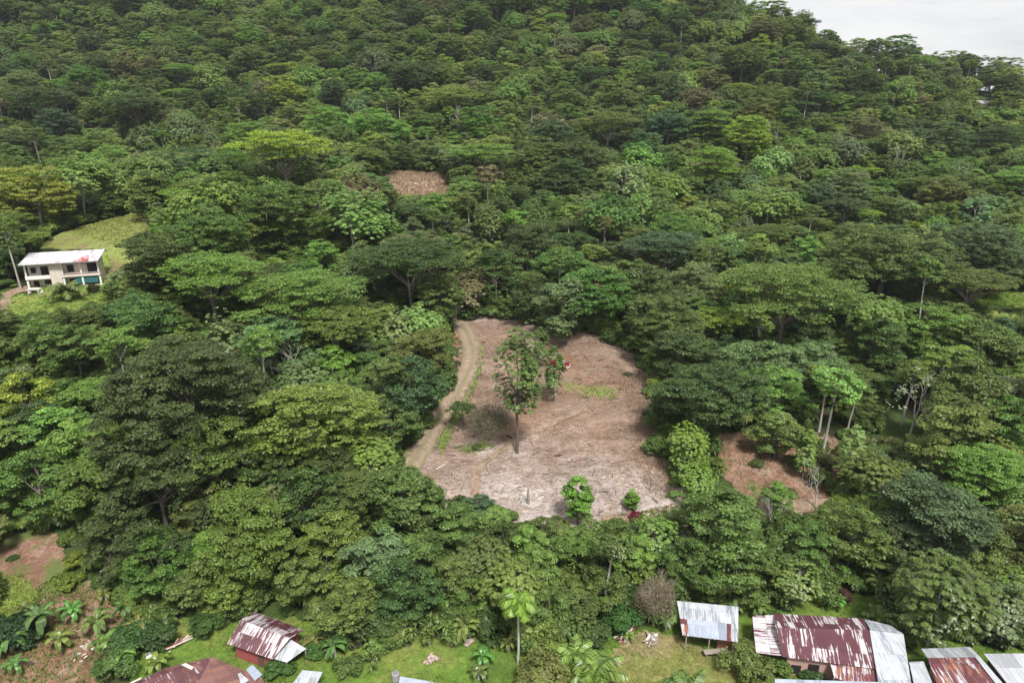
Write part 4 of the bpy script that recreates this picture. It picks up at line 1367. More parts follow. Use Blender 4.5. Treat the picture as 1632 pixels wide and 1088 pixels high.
GR = leaf_mat('grass_blade', [(0, (.10, .17, .03)), (1, (.10, .17, .03))], trans=.2)
GRY = leaf_mat('dry_blade', [(0, (.34, .25, .185)), (1, (.34, .25, .185))], trans=.2)
GRP = leaf_mat('pasture_blade', [(0, (.21, .245, .065)), (1, (.21, .245, .065))], trans=.2)
P = sample_land(VILLAGE, 9000, 21)
g = np.array([wn(p[0], p[1], 6, 2) for p in P])
tufts('lawn_grass', P[g > -.1], .20, GR, 22, label='short green grass around the village sheds')
tufts('pasture_grass', sample_land([(110, 372), (160, 354), (228, 338), (238, 352), (236, 395), (200, 400), (165, 385)], 2200, 23), .3, GRP, 24, w=.06, label='rough pasture grass on the knoll')
tufts('bank_grass', sample_land(LGRASS, 900, 34), .2, GRP, 40, w=.05, label='yellow-green grass on the slope beside the banana plants')
tufts('hill_gap_grass', sample_land(HILLGAP, 2500, 25), .7, GRY, 26, w=.09, label='tall dry grass on the small hillside clearing')
tufts('clearing_weeds', np.vstack([sample_land([(930, 615), (990, 618), (985, 640), (925, 636)], 300, 27), sample_land([(722, 712), (770, 705), (790, 712), (740, 728)], 300, 28), sample_land(CL2, 500, 29)]), .22, GR, 30, w=.05, label='green weeds in patches on the cleared ground')
tufts('dry_scrub', np.vstack([sample_land([(1000, 640), (1045, 640), (1062, 755), (1075, 790), (1040, 800), (1010, 730)], 900, 61), sample_land([(985, 590), (1030, 600), (1045, 650), (1000, 640)], 350, 62), sample_land(CL2, 900, 63), sample_land([(700, 640), (760, 620), (800, 640), (780, 690), (690, 720)], 350, 64)]), .4, leaf_mat('scrub_stalk', [(0, (.27, .20, .14)), (1, (.27, .20, .14))], trans=.1), 65, nb=9, w=.03, spread=.3, label='dry brown scrub standing in patches on the cleared ground')
tufts('slope_weeds', np.vstack([sample_land(SOILR, 700, 31), sample_land(SHOULDER, 700, 32), sample_land(GARDEN, 1500, 33), sample_land(HLAWN, 1500, 35), sample_land(RLAWN, 900, 36), sample_land(VERGE[0], 700, 38), sample_land(VERGE[1], 500, 39)]), .3, GR, 37, w=.05, label='weeds and grass on the bare slopes and gardens')

# ------------------------------------------------------------------ single plants of the open ground
def gp(px, py): return ground_px(px, py)


def put_tpl(name, key, px, py, s, tone, label, cat='tree', hs=1.0, rot=0.0, group=None):
    g = gp(px, py); T = TPL[key]
    return plant(name, *g, T['crown'], T['trunk'], TONES[tone], label, cat, group, (s, s, s * hs), rot)


put_tpl('large_leaved_tree', 'solo', 824, 722, 1.0, 'mid green', 'tall lone leafy tree on a straight bare stem in the middle of the clearing', rot=.6)
put_tpl('vine_covered_tree', 'vine0', 893, 543, 1.3, 'grey-green', 'pale grey-green tree hanging over the upper edge of the clearing', rot=1.0)
put_tpl('large_leaved_tree', 'solothin', 883, 642, 1.0, 'mid green', 'thin leafy tree just behind the lone tree, beside the red car')
put_tpl('large_leaved_tree', 'solothin', 1278, 765, .8, 'light green', 'slim light green tree standing on the red earth slope', rot=2)
put_tpl('large_leaved_tree', 'solothin', 1345, 775, .95, 'pale green', 'slim pale green tree at the far end of the red earth slope', rot=3)
put_tpl('umbrella_tree', 'smallflat', 738, 690, 1.0, 'dark green', 'small dark flat-topped tree beside the dirt road')
put_tpl('broadleaf_tree', 'column', 921, 838, 1.1, 'bright green', 'bright green column-shaped tree at the bottom edge of the clearing')
put_tpl('broadleaf_tree', 'column', 1006, 815, .62, 'bright green', 'small bright green tree above the magenta bush', rot=2, hs=.8)
put_tpl('large_leaved_tree', 'solothin', 862, 588, .8, 'mid green', 'leafy tree with pale forked stem behind the lone tree', rot=1)


def bush(px, py, k, s, col, label, name='shrub', hs=1.0, rot=0.0, group=None, z=None):
    g = gp(px, py)
    o = D.objects.new(name, SHR[k]); o.location = g; o.scale = (s, s, s * hs); o.rotation_euler = (0, 0, rot); o.color = (*col, 1)
    link(o); return tag(o, label, 'shrub', group)


bush(1013, 826, 2, .75, (.13, .02, .04), 'magenta-leaved bush beneath the small bright green tree')
for i, (px, py, k, s, c, lb) in enumerate([
    (868, 1108, 1, 1.35, (.14, .16, .05), 'pale straggly shrub at the bottom edge below the royal palm'),
    (620, 1010, 1, 1.1, (.08, .13, .04), 'leafy bush at the forest edge above the lawn grove'), (580, 1010, 1, 1.2, (.06, .10, .03), 'darker bush at the forest edge left of the lawn grove'), (540, 1020, 1, 1.0, (.07, .12, .035), 'bush where the lawn meets the woods beside the red-walled shed'),
    (775, 1010, 1, 1.1, (.06, .10, .03), 'dark bush at the back of the lawn left of the royal palm'), (840, 1015, 1, 1.2, (.06, .11, .03), 'dark bush at the back of the lawn right of the royal palm'), (900, 1020, 1, 1.2, (.09, .13, .04), 'olive bush behind the young coconut palm'),
    (560, 1075, 0, .9, (.09, .14, .04), 'light bush in the lower part of the lawn'), (940, 1030, 1, .9, (.07, .11, .035), 'bush between the coconut palm and the timber heap'), (985, 960, 1, 1.2, (.06, .10, .03), 'bush behind the timber heap at the forest edge'),
    (1230, 960, 1, 1.1, (.08, .12, .035), 'bush on the grass strip behind the striped lean-to'), (1300, 950, 1, 1.2, (.09, .14, .04), 'bush at the forest edge behind the long roof'), (1430, 975, 1, 1.3, (.07, .11, .035), 'bush behind the rounded white end of the long roof'), (1540, 1020, 0, 1.0, (.08, .12, .035), 'bush just behind the orange-rusted roof'), (1600, 1025, 1, 1.0, (.07, .11, .035), 'bush behind the grey roof of the corner house'),
    (1190, 1075, 1, 1.1, (.11, .15, .04), 'pale green bush in front of the grey-white roofed shed'),
    (1240, 1068, 0, 1.0, (.09, .15, .03), 'green bush in front of the striped lean-to roof'),
    (1290, 1075, 2, 1.0, (.05, .10, .03), 'low bush against the peach-coloured wall'),
    (985, 1005, 1, 1.0, (.05, .12, .03), 'round green bush beside the red timber heap'),
    (970, 990, 0, 1.1, (.06, .12, .03), 'green bush at the foot of the thin bare pole trunk'),
    (1440, 1020, 0, 1.0, (.09, .13, .03), 'green bush beside the white end of the long roof'),
    (1425, 1000, 0, .8, (.07, .11, .03), 'small bush behind the white end of the long roof'),
    (20, 1030, 1, 1.25, (.03, .06, .025), 'dark dense bush at the edge of the garden'),
    (50, 1020, 0, 1.1, (.03, .06, .025), 'dark bush next to the banana plants'),
    (330, 1010, 1, .8, (.06, .11, .03), 'green bush uphill from the purple roof'),
    (250, 1030, 1, 1.0, (.05, .09, .03), 'bush above the timber by the purple roof'),
    (215, 1040, 1, 1.1, (.06, .12, .035), 'leafy bush at the corner of the purple roof'),
    (445, 1075, 0, .9, (.06, .12, .03), 'bush beside the gable of the red-walled shed'),
    (500, 1045, 0, .9, (.06, .13, .03), 'bush to the side of the red-walled shed'),
    (190, 1075, 1, 1.0, (.08, .14, .04), 'light green bush below the banana plants'),
    (1085, 860, 0, .8, (.09, .12, .03), 'straggly bush beside the lower road'),
    (1020, 835, 2, .9, (.12, .14, .04), 'yellowish weedy bush below the magenta one'),
    (1060, 830, 0, .7, (.08, .11, .03), 'low bush at the corner of the clearing'),
    (1265, 742, 0, .9, (.09, .13, .04), 'bush in the middle of the red earth slope'),
    (1205, 742, 2, .8, (.08, .12, .04), 'low bush on the shaded side of the red earth slope'),
    (1320, 745, 1, .8, (.13, .15, .06), 'straw-green bush between the thin trees of the red earth slope'),
    (1255, 790, 2, .9, (.11, .14, .05), 'weedy bush just uphill from the lower road'),
    (1300, 725, 1, .9, (.10, .14, .04), 'light bush at the foot of the leaning white-stemmed tree'),
    (1370, 715, 1, .9, (.12, .14, .06), 'pale bush below the bare white tree'),
    (1420, 715, 0, 1.0, (.12, .14, .05), 'second pale bush below the bare white tree'),
    (1305, 775, 1, .9, (.08, .12, .03), 'bush on the right side of the red earth slope'),
    (1340, 960, 0, .7, (.10, .05, .04), 'reddish bush on the grass behind the long roof'),
    (1230, 990, 2, .8, (.07, .12, .03), 'low bush between the two roofs'),
    (22, 895, 2, .5, (.05, .10, .03), 'tiny bush on the bare earth bank'),
    (130, 900, 0, 1.0, (.14, .18, .03), 'yellow-green bush beside the bare earth bank'),
    (110, 935, 0, .9, (.13, .18, .03), 'yellow-green bush uphill from the banana plants'),
    (655, 1000, 0, 1.0, (.06, .12, .03), 'green bush behind the strap-leaved canes'),
    (1010, 1000, 2, .7, (.09, .11, .03), 'small bush near the twiggy grey bush'),
    (745, 650, 2, .5, (.10, .13, .03), 'weedy bush on the verge of the dirt road'),
    (760, 715, 2, .6, (.08, .12, .03), 'weedy bush below the bare twiggy bush'),
    (1035, 665, 2, .9, (.05, .08, .03), 'dark bush on the right side of the clearing'),
    (1000, 600, 2, .6, (.07, .10, .04), 'small green plant clump right of the red car'),
    (1255, 1000, 2, .01, (.1, .1, .1), None)]):
    if lb: bush(px, py, k, s, c, lb, rot=i * 1.1)

# bare trees
def bare(name, me, px, py, s, label, cat='tree', rot=0.0, hs=1.0, mat=None, crown=None, col=None):
    g = gp(px, py); e = empty(name, g, rot); tag(e, label, cat)
    o = D.objects.new('trunk', me); o.scale = (s, s, s * hs); link(o, e)
    if crown is not None:
        c = D.objects.new('crown', crown); c.scale = (s, s, s); c.color = (*col, 1); link(c, e)
    return e


rq = np.random.default_rng(8)
pc = np.vstack([np.array([rq.normal(0, 2.0), rq.normal(0, 2.0), rq.uniform(4.5, 9.5)]) + rq.normal(0, .3, (9, 3)) for _ in range(16)])
Vs, Fs = leaves(pc, unit(rq.normal(0, .4, (len(pc), 3)) + [0, 0, 1]), .5, .35, rq)
SPARSE = quads_mesh('sparse_leaves', Vs, Fs, [LEAF], rq.random(len(Fs)))
bare('bare_tree', BARE[0], 1447, 705, 1.25, 'bare white-limbed tree with a few leaves at the dark forest edge', crown=SPARSE, col=(.2, .25, .15))
bare('bare_tree', BARE[1], 1225, 860, .9, 'crooked pale bare trunk leaning across the lower road', rot=1.2)
bare('bare_tree', BARE[0], 1300, 812, .7, 'forked white bare trunk right of the red earth slope', rot=2.2)
bare('bare_tree', BARE[1], 340, 300, 1.6, 'pale forked bare tree rising from the upper left slope', rot=.4)
bare('bare_tree', BARE[0], 770, 292, 1.25, 'white-stemmed bare tree just right of the small dry clearing', rot=.9)
bare('bare_tree', BARE[0], 480, 640, 1.3, 'grey bare branches between the dark crowns left of the road', rot=3.1)
bare('bare_tree', BARE[1], 725, 530, .8, 'thin pale trunk at the top end of the dirt road', rot=3)
for i, (px, py, k, sc_, lb) in enumerate([(692, 262, 1, 1.5, 'pale bare trunk uphill from the small dry clearing'), (735, 235, 0, 1.7, 'wide grey bare crown below the pale high umbrella tree'),
        (850, 262, 1, 1.6, 'pale bare trunk high above the clearing'), (1212, 255, 0, 1.5, 'pair-forked white bare tree uphill from the giant olive umbrella tree'), (1238, 262, 1, 1.5, 'thin white bare tree beside the pair-forked one'),
        (1425, 300, 0, 1.6, 'grey bare tree amid the umbrella trees of the far slope'), (1618, 385, 0, 1.9, 'white leaning bare tree at the photo edge uphill from the valley lawn'), (302, 280, 1, 1.3, 'short pale broken trunk on the upper left slope'),
        (1175, 250, 1, 1.3, 'slim white bare trunk left of the pair-forked white tree')]):
    bare('bare_tree', BARE[k], px, py, sc_, lb, rot=i * 1.9)
bare('bare_tree', BUSHG, 1040, 1000, .95, 'twiggy grey-brown leafless bush behind the grey-white roofed shed', crown=TWC[1], col=(.22, .18, .14))
bare('bare_tree', BUSHB, 780, 705, 1.2, 'wide bare twiggy bush in the clearing near the dirt road', crown=TWC[0], col=(.13, .125, .085))

# thin pole-like trunk below the clearing, tall
g = gp(962, 985); e = empty('slender_tree', g); tag(e, 'very thin tall pale trunk with a small crown below the clearing', 'tree')
mb = MB(); mb.tube([(0, 0, -.5), (.1, 0, 4), (.5, .1, 8), (1.1, .2, 11)], [.16, .13, .11, .07], 7); mb.build('trunk', PALEBARK, e, True)
c = D.objects.new('crown', TPL['bigleaf_m0']['crown']); c.scale = (.45, .45, .45); c.location = (1.0, .2, 7.6); c.color = (.09, .135, .036, 1); link(c, e)

# palms
def palm(name, m, px, py, s, tone, label, cat='palm tree', rot=0.0, z=0.0, col=None, cn='crown', sn='trunk'):
    g = gp(px, py)
    return plant(name, *g, m[0], m[1], col or TONES[tone], label, cat, None, (s, s, s), rot, cn, sn)


palm('palm_tree', PALM_TALL, 825, 1062, 1.0, 'bright green', 'bright yellow-green royal palm on a slim white trunk in the village lawn', col=(.15, .25, .035))
palm('palm_tree', PALM_LOW, 915, 1068, .85, 'light green', 'young coconut palm with wide fronds left of the worn yard', rot=.5)
palm('palm_tree', PALM_LOW, 945, 1100, .95, 'bright green', 'young coconut palm at the bottom edge beside the worn yard', rot=1.7, col=(.12, .19, .04))
palm('palm_tree', PALM_LOW, 1095, 1125, .8, 'mid green', 'short dark palm at the bottom edge below the grey-white roofed shed', rot=2.2)
palm('palm_tree', PALM_LOW, 108, 480, 1.05, 'light green', 'short palm standing in front of the two-storey house', rot=.2, col=(.12, .16, .05))
palm('palm_tree', PALM_MID, 190, 470, .8, 'light green', 'palm with pale fronds right of the two-storey house', rot=.2, col=(.13, .17, .07))
palm('palm_tree', PALM_MID, 66, 320, 1.3, 'grey-green', 'grey-green palm on the slope left of the grassy knoll', rot=.2)
palm('palm_tree', PALM_LOW, 1395, 1000, .6, 'mid green', 'small palm on the grass behind the long roof', rot=1.0)
palm('palm_tree', PALM_LOW, 215, 470, .6, 'light green', 'small palm among the trees right of the palm by the house', rot=2.0, col=(.12, .17, .07))
for i, (px, py, k, s, lb) in enumerate([
    (72, 1012, 2, 1.15, 'largest banana plant in the red soil garden'), (160, 1012, 0, 1.1, 'banana plant with upright leaf beside the garden gully'),
    (98, 1035, 1, 1.1, 'banana plant directly below the largest one'), (118, 990, 0, .9, 'banana plant behind the largest one'), (45, 985, 1, .9, 'banana plant beside the grassy slope'),
    (170, 960, 1, .8, 'small banana plant at the forest edge above the garden'), (30, 1075, 1, .9, 'banana plant at the bottom edge of the garden'), 
    (200, 1065, 0, 1.0, 'banana plant near the purple roof corner'), (225, 1020, 2, .85, 'banana plant uphill from the purple roof corner'),
    (20, 1040, 0, 1.1, 'banana plant in front of the dark dense garden bush'), (175, 1045, 1, 1.2, 'banana plant right of the gully stones'),
    (255, 1075, 1, 1.0, 'banana plant crowding the purple roof edge'), (205, 985, 0, .9, 'banana plant at the garden end under the big trees'), (265, 1010, 1, 1.0, 'banana plant on the bank above the purple roof'),
    (742, 1020, 0, 1.1, 'banana plant with hanging dead leaves in the village lawn'), (770, 1060, 1, .95, 'young banana plant left of the royal palm'), (763, 1085, 1, .8, 'small banana plant at the bottom edge of the lawn'),
    (812, 1040, 1, .8, 'banana plant behind the royal palm trunk'), (800, 1005, 0, .9, 'banana plant in the shade behind the royal palm'),
    (720, 985, 2, 1.0, 'banana plant with broad dark leaves at the forest edge'), (500, 1040, 1, .9, 'banana plant right of the red-walled shed'), (535, 1050, 0, .9, 'lighter banana plant right of the red-walled shed'),
    (595, 1045, 1, .8, 'banana plant at the left end of the village lawn'), (1000, 1022, 1, .6, 'small banana-like plant beside the timber heap'),
    (1170, 985, 1, .9, 'banana plant behind the grey-white roofed shed'), (1205, 985, 0, .8, 'banana plant between the two tin roofs'), (1270, 965, 2, .9, 'banana plant behind the long rusted roof'),
    (1330, 975, 0, .7, 'banana plant on the grass strip behind the long roof'), (1395, 955, 2, 1.0, 'banana plant at the foot of the glossy large-leaved tree')]):
    palm('banana_plant', BANANA[k], px, py, s * 1.1, 'light green', lb, 'banana plant', rot=i * .9, col=(.085 + .03 * (i % 3), .15 + .02 * (i % 4), .045), cn='leaf_fan', sn='stem')
for i, (px, py, s, lb) in enumerate([(650, 1030, 1.1, 'clump of strap-leaved canes at the left of the lawn grove'), (682, 1035, 1.0, 'clump of strap-leaved canes in the middle of the lawn grove'),
                                     (705, 1015, 1.05, 'clump of strap-leaved canes at the right of the lawn grove'), (600, 1062, .8, 'short clump of strap-leaved canes nearest the red-walled shed'),
                                     (235, 1010, .9, 'clump of strap leaves uphill from the purple roof'),
                                     (665, 1010, 1.2, 'tall clump of strap-leaved canes at the back of the lawn grove'), (725, 1035, .9, 'clump of strap-leaved canes beside the debris under the banana plant'), (575, 1035, .9, 'clump of strap-leaved canes at the forest edge of the lawn'),
                                     (850, 1035, .9, 'clump of strap-leaved canes right of the royal palm trunk'), (880, 1045, .8, 'clump of strap-leaved canes between the royal palm and the coconut palm')]):
    palm('cane_plant', CANE[i % 2], px, py, s, 'light green', lb, 'cane plant', rot=i * 1.3, col=(.12, .18, .05), cn='leaf_tuft', sn='stem')

# ------------------------------------------------------------------ buildings
def prism(mb, foot, tops, z0, mi=0):
    """solid walls: footprint corners counter-clockwise, each with its own top height"""
    n = len(foot)
    vs = [(p[0], p[1], z0) for p in foot] + [(p[0], p[1], t) for p, t in zip(foot, tops)]
    mb.add(vs, [tuple(range(n))[::-1], tuple(range(n, 2 * n))] + [(i, (i + 1) % n, (i + 1) % n + n, i + n) for i in range(n)], mi=mi)


def inset(pts, d):
    c = sum(np.array(p[:2]) for p in pts) / len(pts)
    out = []
    for p in pts:
        v = c - np.array(p[:2]); L = np.linalg.norm(v); out.append(np.array(p[:2]) + v / L * d)
    return out


def origin_of(pts, zg):
    c = sum(np.array(p[:2]) for p in pts) / len(pts)
    return np.array([c[0], c[1], zg])


def rel(pts, o): return [np.array(p) - o for p in pts]


def orient_box(mb, c, ax, L, W, Hh, mi=0):
    """box centred on c (bottom), long side along unit ax (xy)"""
    a = Vector((ax[0], ax[1], 0)).normalized(); b_ = Vector((-a.y, a.x, 0))
    M = Matrix(((a.x, b_.x, 0, c[0]), (a.y, b_.y, 0, c[1]), (0, 0, 1, c[2]), (0, 0, 0, 1)))
    mb.box(-L / 2, L / 2, -W / 2, W / 2, 0, Hh, M, mi)


# --- red-walled shed
fe0, fe1 = at_z(362, 1025, 2.6), at_z(434, 1050, 2.6)
r0, r1 = at_z(384, 987, 3.7), at_z(462, 1016, 3.7)
be0, be1 = at_z(404, 973, 2.7), at_z(484, 1003, 2.7)
O = origin_of([fe0, fe1, be1, be0], hz(*((fe0 + be1) / 2)[:2]))
fe0, fe1, r0, r1, be0, be1 = rel([fe0, fe1, r0, r1, be0, be1], O)
e = tag(empty('shed', O), 'red-walled shed under a rusted gable roof with white streaks', 'shed')
mb = MB(); mb.slab([fe0, fe1, r1, r0], .06); mb.slab([be1, be0, r0, r1], .06); mb.build('roof', TIN_SHED, e)
mb = MB()
f = inset([fe0, fe1, be1, be0], .75)
rm0, rm1 = (f[0] + f[3]) / 2, (f[1] + f[2]) / 2
zf, zr = fe0[2] - .06, r0[2] - .22
prism(mb, [f[0], f[1], rm1, f[2], f[3], rm0], [zf, zf, zr, zf, zf, zr], -.9)
mb.build('wall', REDWALL, e)
l = rel([at_z(436, 1049, 2.35), at_z(457, 1055, 1.9), at_z(488, 1033, 2.3), at_z(463, 1018, 3.0)], O)
mb = MB(); mb.slab(l, .05)
lt = mb.build('lean_to_roof', TIN_GREY, e)
for p in (l[1], l[2]):
    mb = MB(); orient_box(mb, (p[0] * .97, p[1] * .97 + .1, -.8), (1, 0), .12, .12, p[2] + .72); mb.build('post', WOOD, e)
mb = MB(); w0, w1 = f[0], f[1]; dv = (w1 - w0) / np.linalg.norm(w1 - w0); nv = np.array([dv[1], -dv[0]])
c = (w0 + w1) / 2 + nv * .45
orient_box(mb, (c[0], c[1], -.55), dv, np.linalg.norm(w1 - w0) * .95, .25, .16); mb.build('foundation_beam', PALEWOOD, e)
mb = MB(); c = w0 * .3 + w1 * .7 + nv * .02; orient_box(mb, (c[0], c[1], -.4), dv, .8, .08, 1.9); mb.build('door', BROWNWALL, e)

# --- purple roofed house at the bottom edge
a0, a1 = at_z(262, 1064, 2.7), at_z(205, 1092, 2.7)
q0, q1 = at_z(338, 1046, 3.9), at_z(300, 1115, 3.9)
b1_, b0_ = at_z(440, 1135, 2.7), at_z(418, 1080, 2.7)
O = origin_of([a0, a1, b1_, b0_], hz(*((a0 + b1_) / 2)[:2]))
a0, a1, q0, q1, b1_, b0_ = rel([a0, a1, q0, q1, b1_, b0_], O)
e = tag(empty('house', O), 'low house under a dull purple and brown rusted roof with loose pale boards', 'house')
mb = MB(); mb.slab([a0, a1, q1, q0], .06); mb.build('roof', TIN_PURPLE, e)
mb = MB(); mb.slab([b1_, b0_, q0, q1], .06); ro = mb.build('roof', TIN_BROWN, e)
mb = MB(); f = inset([a1, b1_, b0_, a0], .7); m0, m1 = (f[0] + f[1]) / 2, (f[2] + f[3]) / 2
prism(mb, [f[0], m0, f[1], f[2], m1, f[3]], [a0[2] - .05, q0[2] - .2] + [a0[2] - .05] * 2 + [q0[2] - .2, a0[2] - .05], -.9); mb.build('wall', BROWNWALL, e)
mb = MB()
for (u, v), (u2, v2), w in (((293, 1058), (322, 1072), .35), ((318, 1056), (330, 1060), .3), ((205, 1090), (225, 1080), .2)):
    A, B = at_z(u, v, 3.45 + .1) - O, at_z(u2, v2, 3.45 + .1) - O
    d = B - A; orient_box(mb, ((A + B) / 2) + [0, 0, 0], d, np.linalg.norm(d), w, .05)
mb.build('loose_sheet', PALEWOOD, e)
mb = MB(); mb.slab(rel([at_z(372, 1076, 3.35), at_z(386, 1090, 3.35), at_z(397, 1083, 3.35), at_z(383, 1071, 3.35)], O), .04); mb.build('patch_sheet', TIN_GREY, e)
mb = MB(); mb.slab(rel([at_z(392, 1066, 3.1), at_z(406, 1084, 3.1), at_z(418, 1074, 3.1), at_z(402, 1058, 3.1)], O), .04); mb.build('patch_sheet', TIN_BLUE, e)


def simple_shed(name, label, corners, heights, mat, wallm=BROWNWALL, ins=.5, walls=True, cat='shed', th=.05, z0=-.7):
    """corners: pixel corners near-left, near-right, far-right, far-left with eave heights above 0"""
    C = [at_z(px, py, h) for (px, py), h in zip(corners, heights)]
    O = origin_of(C, hz(*(sum(C) / len(C))[:2]))
    R = rel(C, O)
    e = tag(empty(name, O), label, cat)
    mb = MB(); mb.slab(R, th); mb.build('roof', mat, e)
    if walls:
        f = inset(R, ins); mb = MB(); prism(mb, f, [p[2] - .12 for p in R], z0); mb.build('wall', wallm, e)
    return e, O, R


simple_shed('shed', 'tiny grey-roofed outhouse at the bottom edge right of the purple roof', [(458, 1100), (500, 1100), (514, 1070), (482, 1067)], [2.0, 2.0, 2.3, 2.3], TIN_GREY)
simple_shed('shed', 'low bluish-roofed shed cut by the bottom edge below the lawn', [(628, 1120), (700, 1120), (692, 1086), (638, 1077)], [2.0, 2.0, 2.3, 2.3], TIN_BLUE)
g = gp(631, 1084); e = tag(empty('water_barrel', g), 'grey water barrel at the corner of the bluish roof', 'barrel')
mb = MB(); mb.tube([(0, 0, 0), (0, 0, .1), (0, 0, .9), (0, 0, 1.0)], [.38, .42, .42, .36], 14); mb.build('barrel_body', plain('grey_barrel', (.35, .33, .37), .6), e)
mb = MB(); mb.tube([(0, 0, 1.0), (0, 0, 1.06)], [.30, .30], 12); mb.build('lid', plain('dull_lid', (.2, .2, .22), .6), e)

# --- grey-white roofed open shed
C = {'fl': ((1088, 1012), 2.5), 'fr': ((1176, 1023), 2.5), 'br': ((1177, 966), 3.5), 'bl': ((1079, 957), 3.5)}
W = {k: at_z(*p, h) for k, (p, h) in C.items()}
O = origin_of(list(W.values()), hz(*(sum(W.values()) / 4)[:2]))
W = {k: v - O for k, v in W.items()}
e = tag(empty('open_shed', O), 'open shed on posts with a patched grey-white tin roof', 'shed')
ml, mr = W['fl'] * .52 + W['bl'] * .48, W['fr'] * .52 + W['br'] * .48
mb = MB(); mb.slab([ml, mr, W['br'], W['bl']], .05); mb.build('roof', TIN_WHITE, e)
d = (W['fr'] - W['fl']); dn = np.array([0, 0, .07])
k0, k1 = .12, .80
mb = MB(); mb.slab([W['fl'] + d * k0 + dn, W['fl'] + d * k1 + dn, ml + (mr - ml) * k1 + dn, ml + (mr - ml) * k0 + dn], .04); mb.build('roof', TIN_BLUE, e)
mb = MB(); mb.slab([W['fl'], W['fr'], mr, ml], .05); mb.build('roof', TIN_RED2, e)
mb = MB(); mb.slab([W['fl'] + d * .88 + dn, W['fr'] + dn, mr + dn * .9, ml + (mr - ml) * .88 + dn * .9], .03); mb.build('roof', TIN_WHITE, e)
for u in (.06, .5, .95):
    for s, zt in ((W['fl'] + d * u, 2.35), (W['bl'] + (W['br'] - W['bl']) * u, 3.3)):
        s = s * np.array([.96, .9, 1]); mb = MB(); orient_box(mb, (s[0], s[1], -.6), (1, 0), .13, .13, s[2] + .5); mb.build('post', WOOD, e)
f = inset([W['fl'], W['fr'], W['br'], W['bl']], .9)
mb = MB(); prism(mb, [f[0] * .25 + f[3] * .75, f[1] * .25 + f[2] * .75, f[2], f[3]], [W['fl'][2] + .1] * 2 + [W['bl'][2] - .35] * 2, -.6); mb.build('wall', BROWNWALL, e)
mb = MB(); c = W['fr'] * .9; orient_box(mb, (c[0] - .7, c[1] + .9, -.6), d, 1.7, .1, 2.6); mb.build('side_wall', plain('ochre_board', (.25, .13, .08), .9), e)

# --- workbench and buckets
g = gp(1140, 1046); e = tag(empty('workbench', g, .1), 'low plank workbench at the front of the grey-white roofed shed', 'bench')
mb = MB(); mb.box(-1.4, 1.4, -.35, .35, .72, .80); mb.build('bench_top', WOOD, e)
for sx in (-1.2, 1.2):
    for sy in (-.28, .28):
        mb = MB(); mb.box(sx - .05, sx + .05, sy - .05, sy + .05, -.1, .717); mb.build('leg', WOOD, e)
for px, py, s, lb in ((1166, 1044, 1.0, 'white bucket beside the workbench'), (1176, 1054, 1.1, 'white bucket in the grass below the shed corner')):
    g = gp(px, py); e = tag(empty('bucket', g), lb, 'bucket')
    mb = MB(); mb.tube([(0, 0, 0), (0, 0, .42 * s)], [.17 * s, .22 * s], 12); mb.build('bucket_body', WHITE, e)
    mb = MB(); mb.tube([(-.2 * s, 0, .4 * s), (-.12 * s, 0, .58 * s), (.12 * s, 0, .58 * s), (.2 * s, 0, .4 * s)], .015, 4); mb.build('handle', WOOD, e)

# --- the long roof
e = None
fl, fr = at_z(1247, 1046, 2.7), at_z(1402, 1066, 2.7)
rl, rr_ = at_z(1236, 1000, 3.9), at_z(1384, 1003, 3.9)
bl, br = at_z(1234, 977, 3.4), at_z(1376, 985, 3.4)
O = origin_of([fl, fr, br, bl], hz(*((fl + br) / 2)[:2]))
fl, fr, rl, rr_, bl, br = rel([fl, fr, rl, rr_, bl, br], O)
e = tag(empty('long_house', O), 'long house under a maroon tin roof with peeling white streaks and a white end', 'house')
mb = MB(); mb.slab([fl, fr, rr_, rl], .06); mb.slab([br, bl, rl, rr_], .06); mb.build('roof', TIN_RED, e)
l = rel([at_z(1205, 1040, 2.4), at_z(1246, 1044, 2.62), at_z(1234, 979, 3.2), at_z(1199, 981, 2.9)], O)
mb = MB(); mb.slab(l, .05); mb.build('lean_to_roof', TIN_LEAN, e)
w = rel([at_z(1403, 1105, 2.3), at_z(1455, 1105, 2.3), at_z(1440, 1010, 3.5), at_z(1386, 1003, 3.95)], O)
mb = MB(); mb.slab(w, .05); mb.build('end_roof', TIN_WHITE, e)
w2 = rel([at_z(1387, 1002, 3.93), at_z(1439, 1009, 3.5), at_z(1420, 996, 3.3), at_z(1378, 986, 3.4)], O)
mb = MB(); mb.slab(w2, .05); mb.build('end_roof', TIN_WHITE, e)
l2 = rel([at_z(1330, 1080, 2.1), at_z(1408, 1100, 2.0), at_z(1401, 1062, 2.62), at_z(1322, 1052, 2.62)], O)
mb = MB(); mb.slab(l2, .05); mb.build('porch_roof', TIN_RED2, e)
f = inset([fl, fr, br, bl], .8)
mb = MB(); prism(mb, f, [fl[2] - .05, fl[2] - .05, bl[2] - .1, bl[2] - .1], -.8); mb.build('wall', PEACH, e)
dv = (f[1] - f[0]) / np.linalg.norm(f[1] - f[0]); nv = np.array([dv[1], -dv[0]])
for t_, w_, z_, h_, nm, mt in ((.12, 1.0, .3, 1.1, 'window', DARK), (.33, 1.1, -.5, 2.3, 'door', DARK), (.7, 1.0, .3, 1.1, 'window', DARK)):
    c = f[0] * (1 - t_) + f[1] * t_ + nv * .03; mb = MB(); orient_box(mb, (c[0], c[1], z_), dv, w_, .1, h_); mb.build(nm, mt, e)
for p in (l[0], l[3], l2[0], l2[1], w[0], w[1]):
    mb = MB(); p = p * np.array([.97, .97, 1]); orient_box(mb, (p[0], p[1], -.8), (1, 0), .12, .12, p[2] + .70); mb.build('post', WOOD, e)
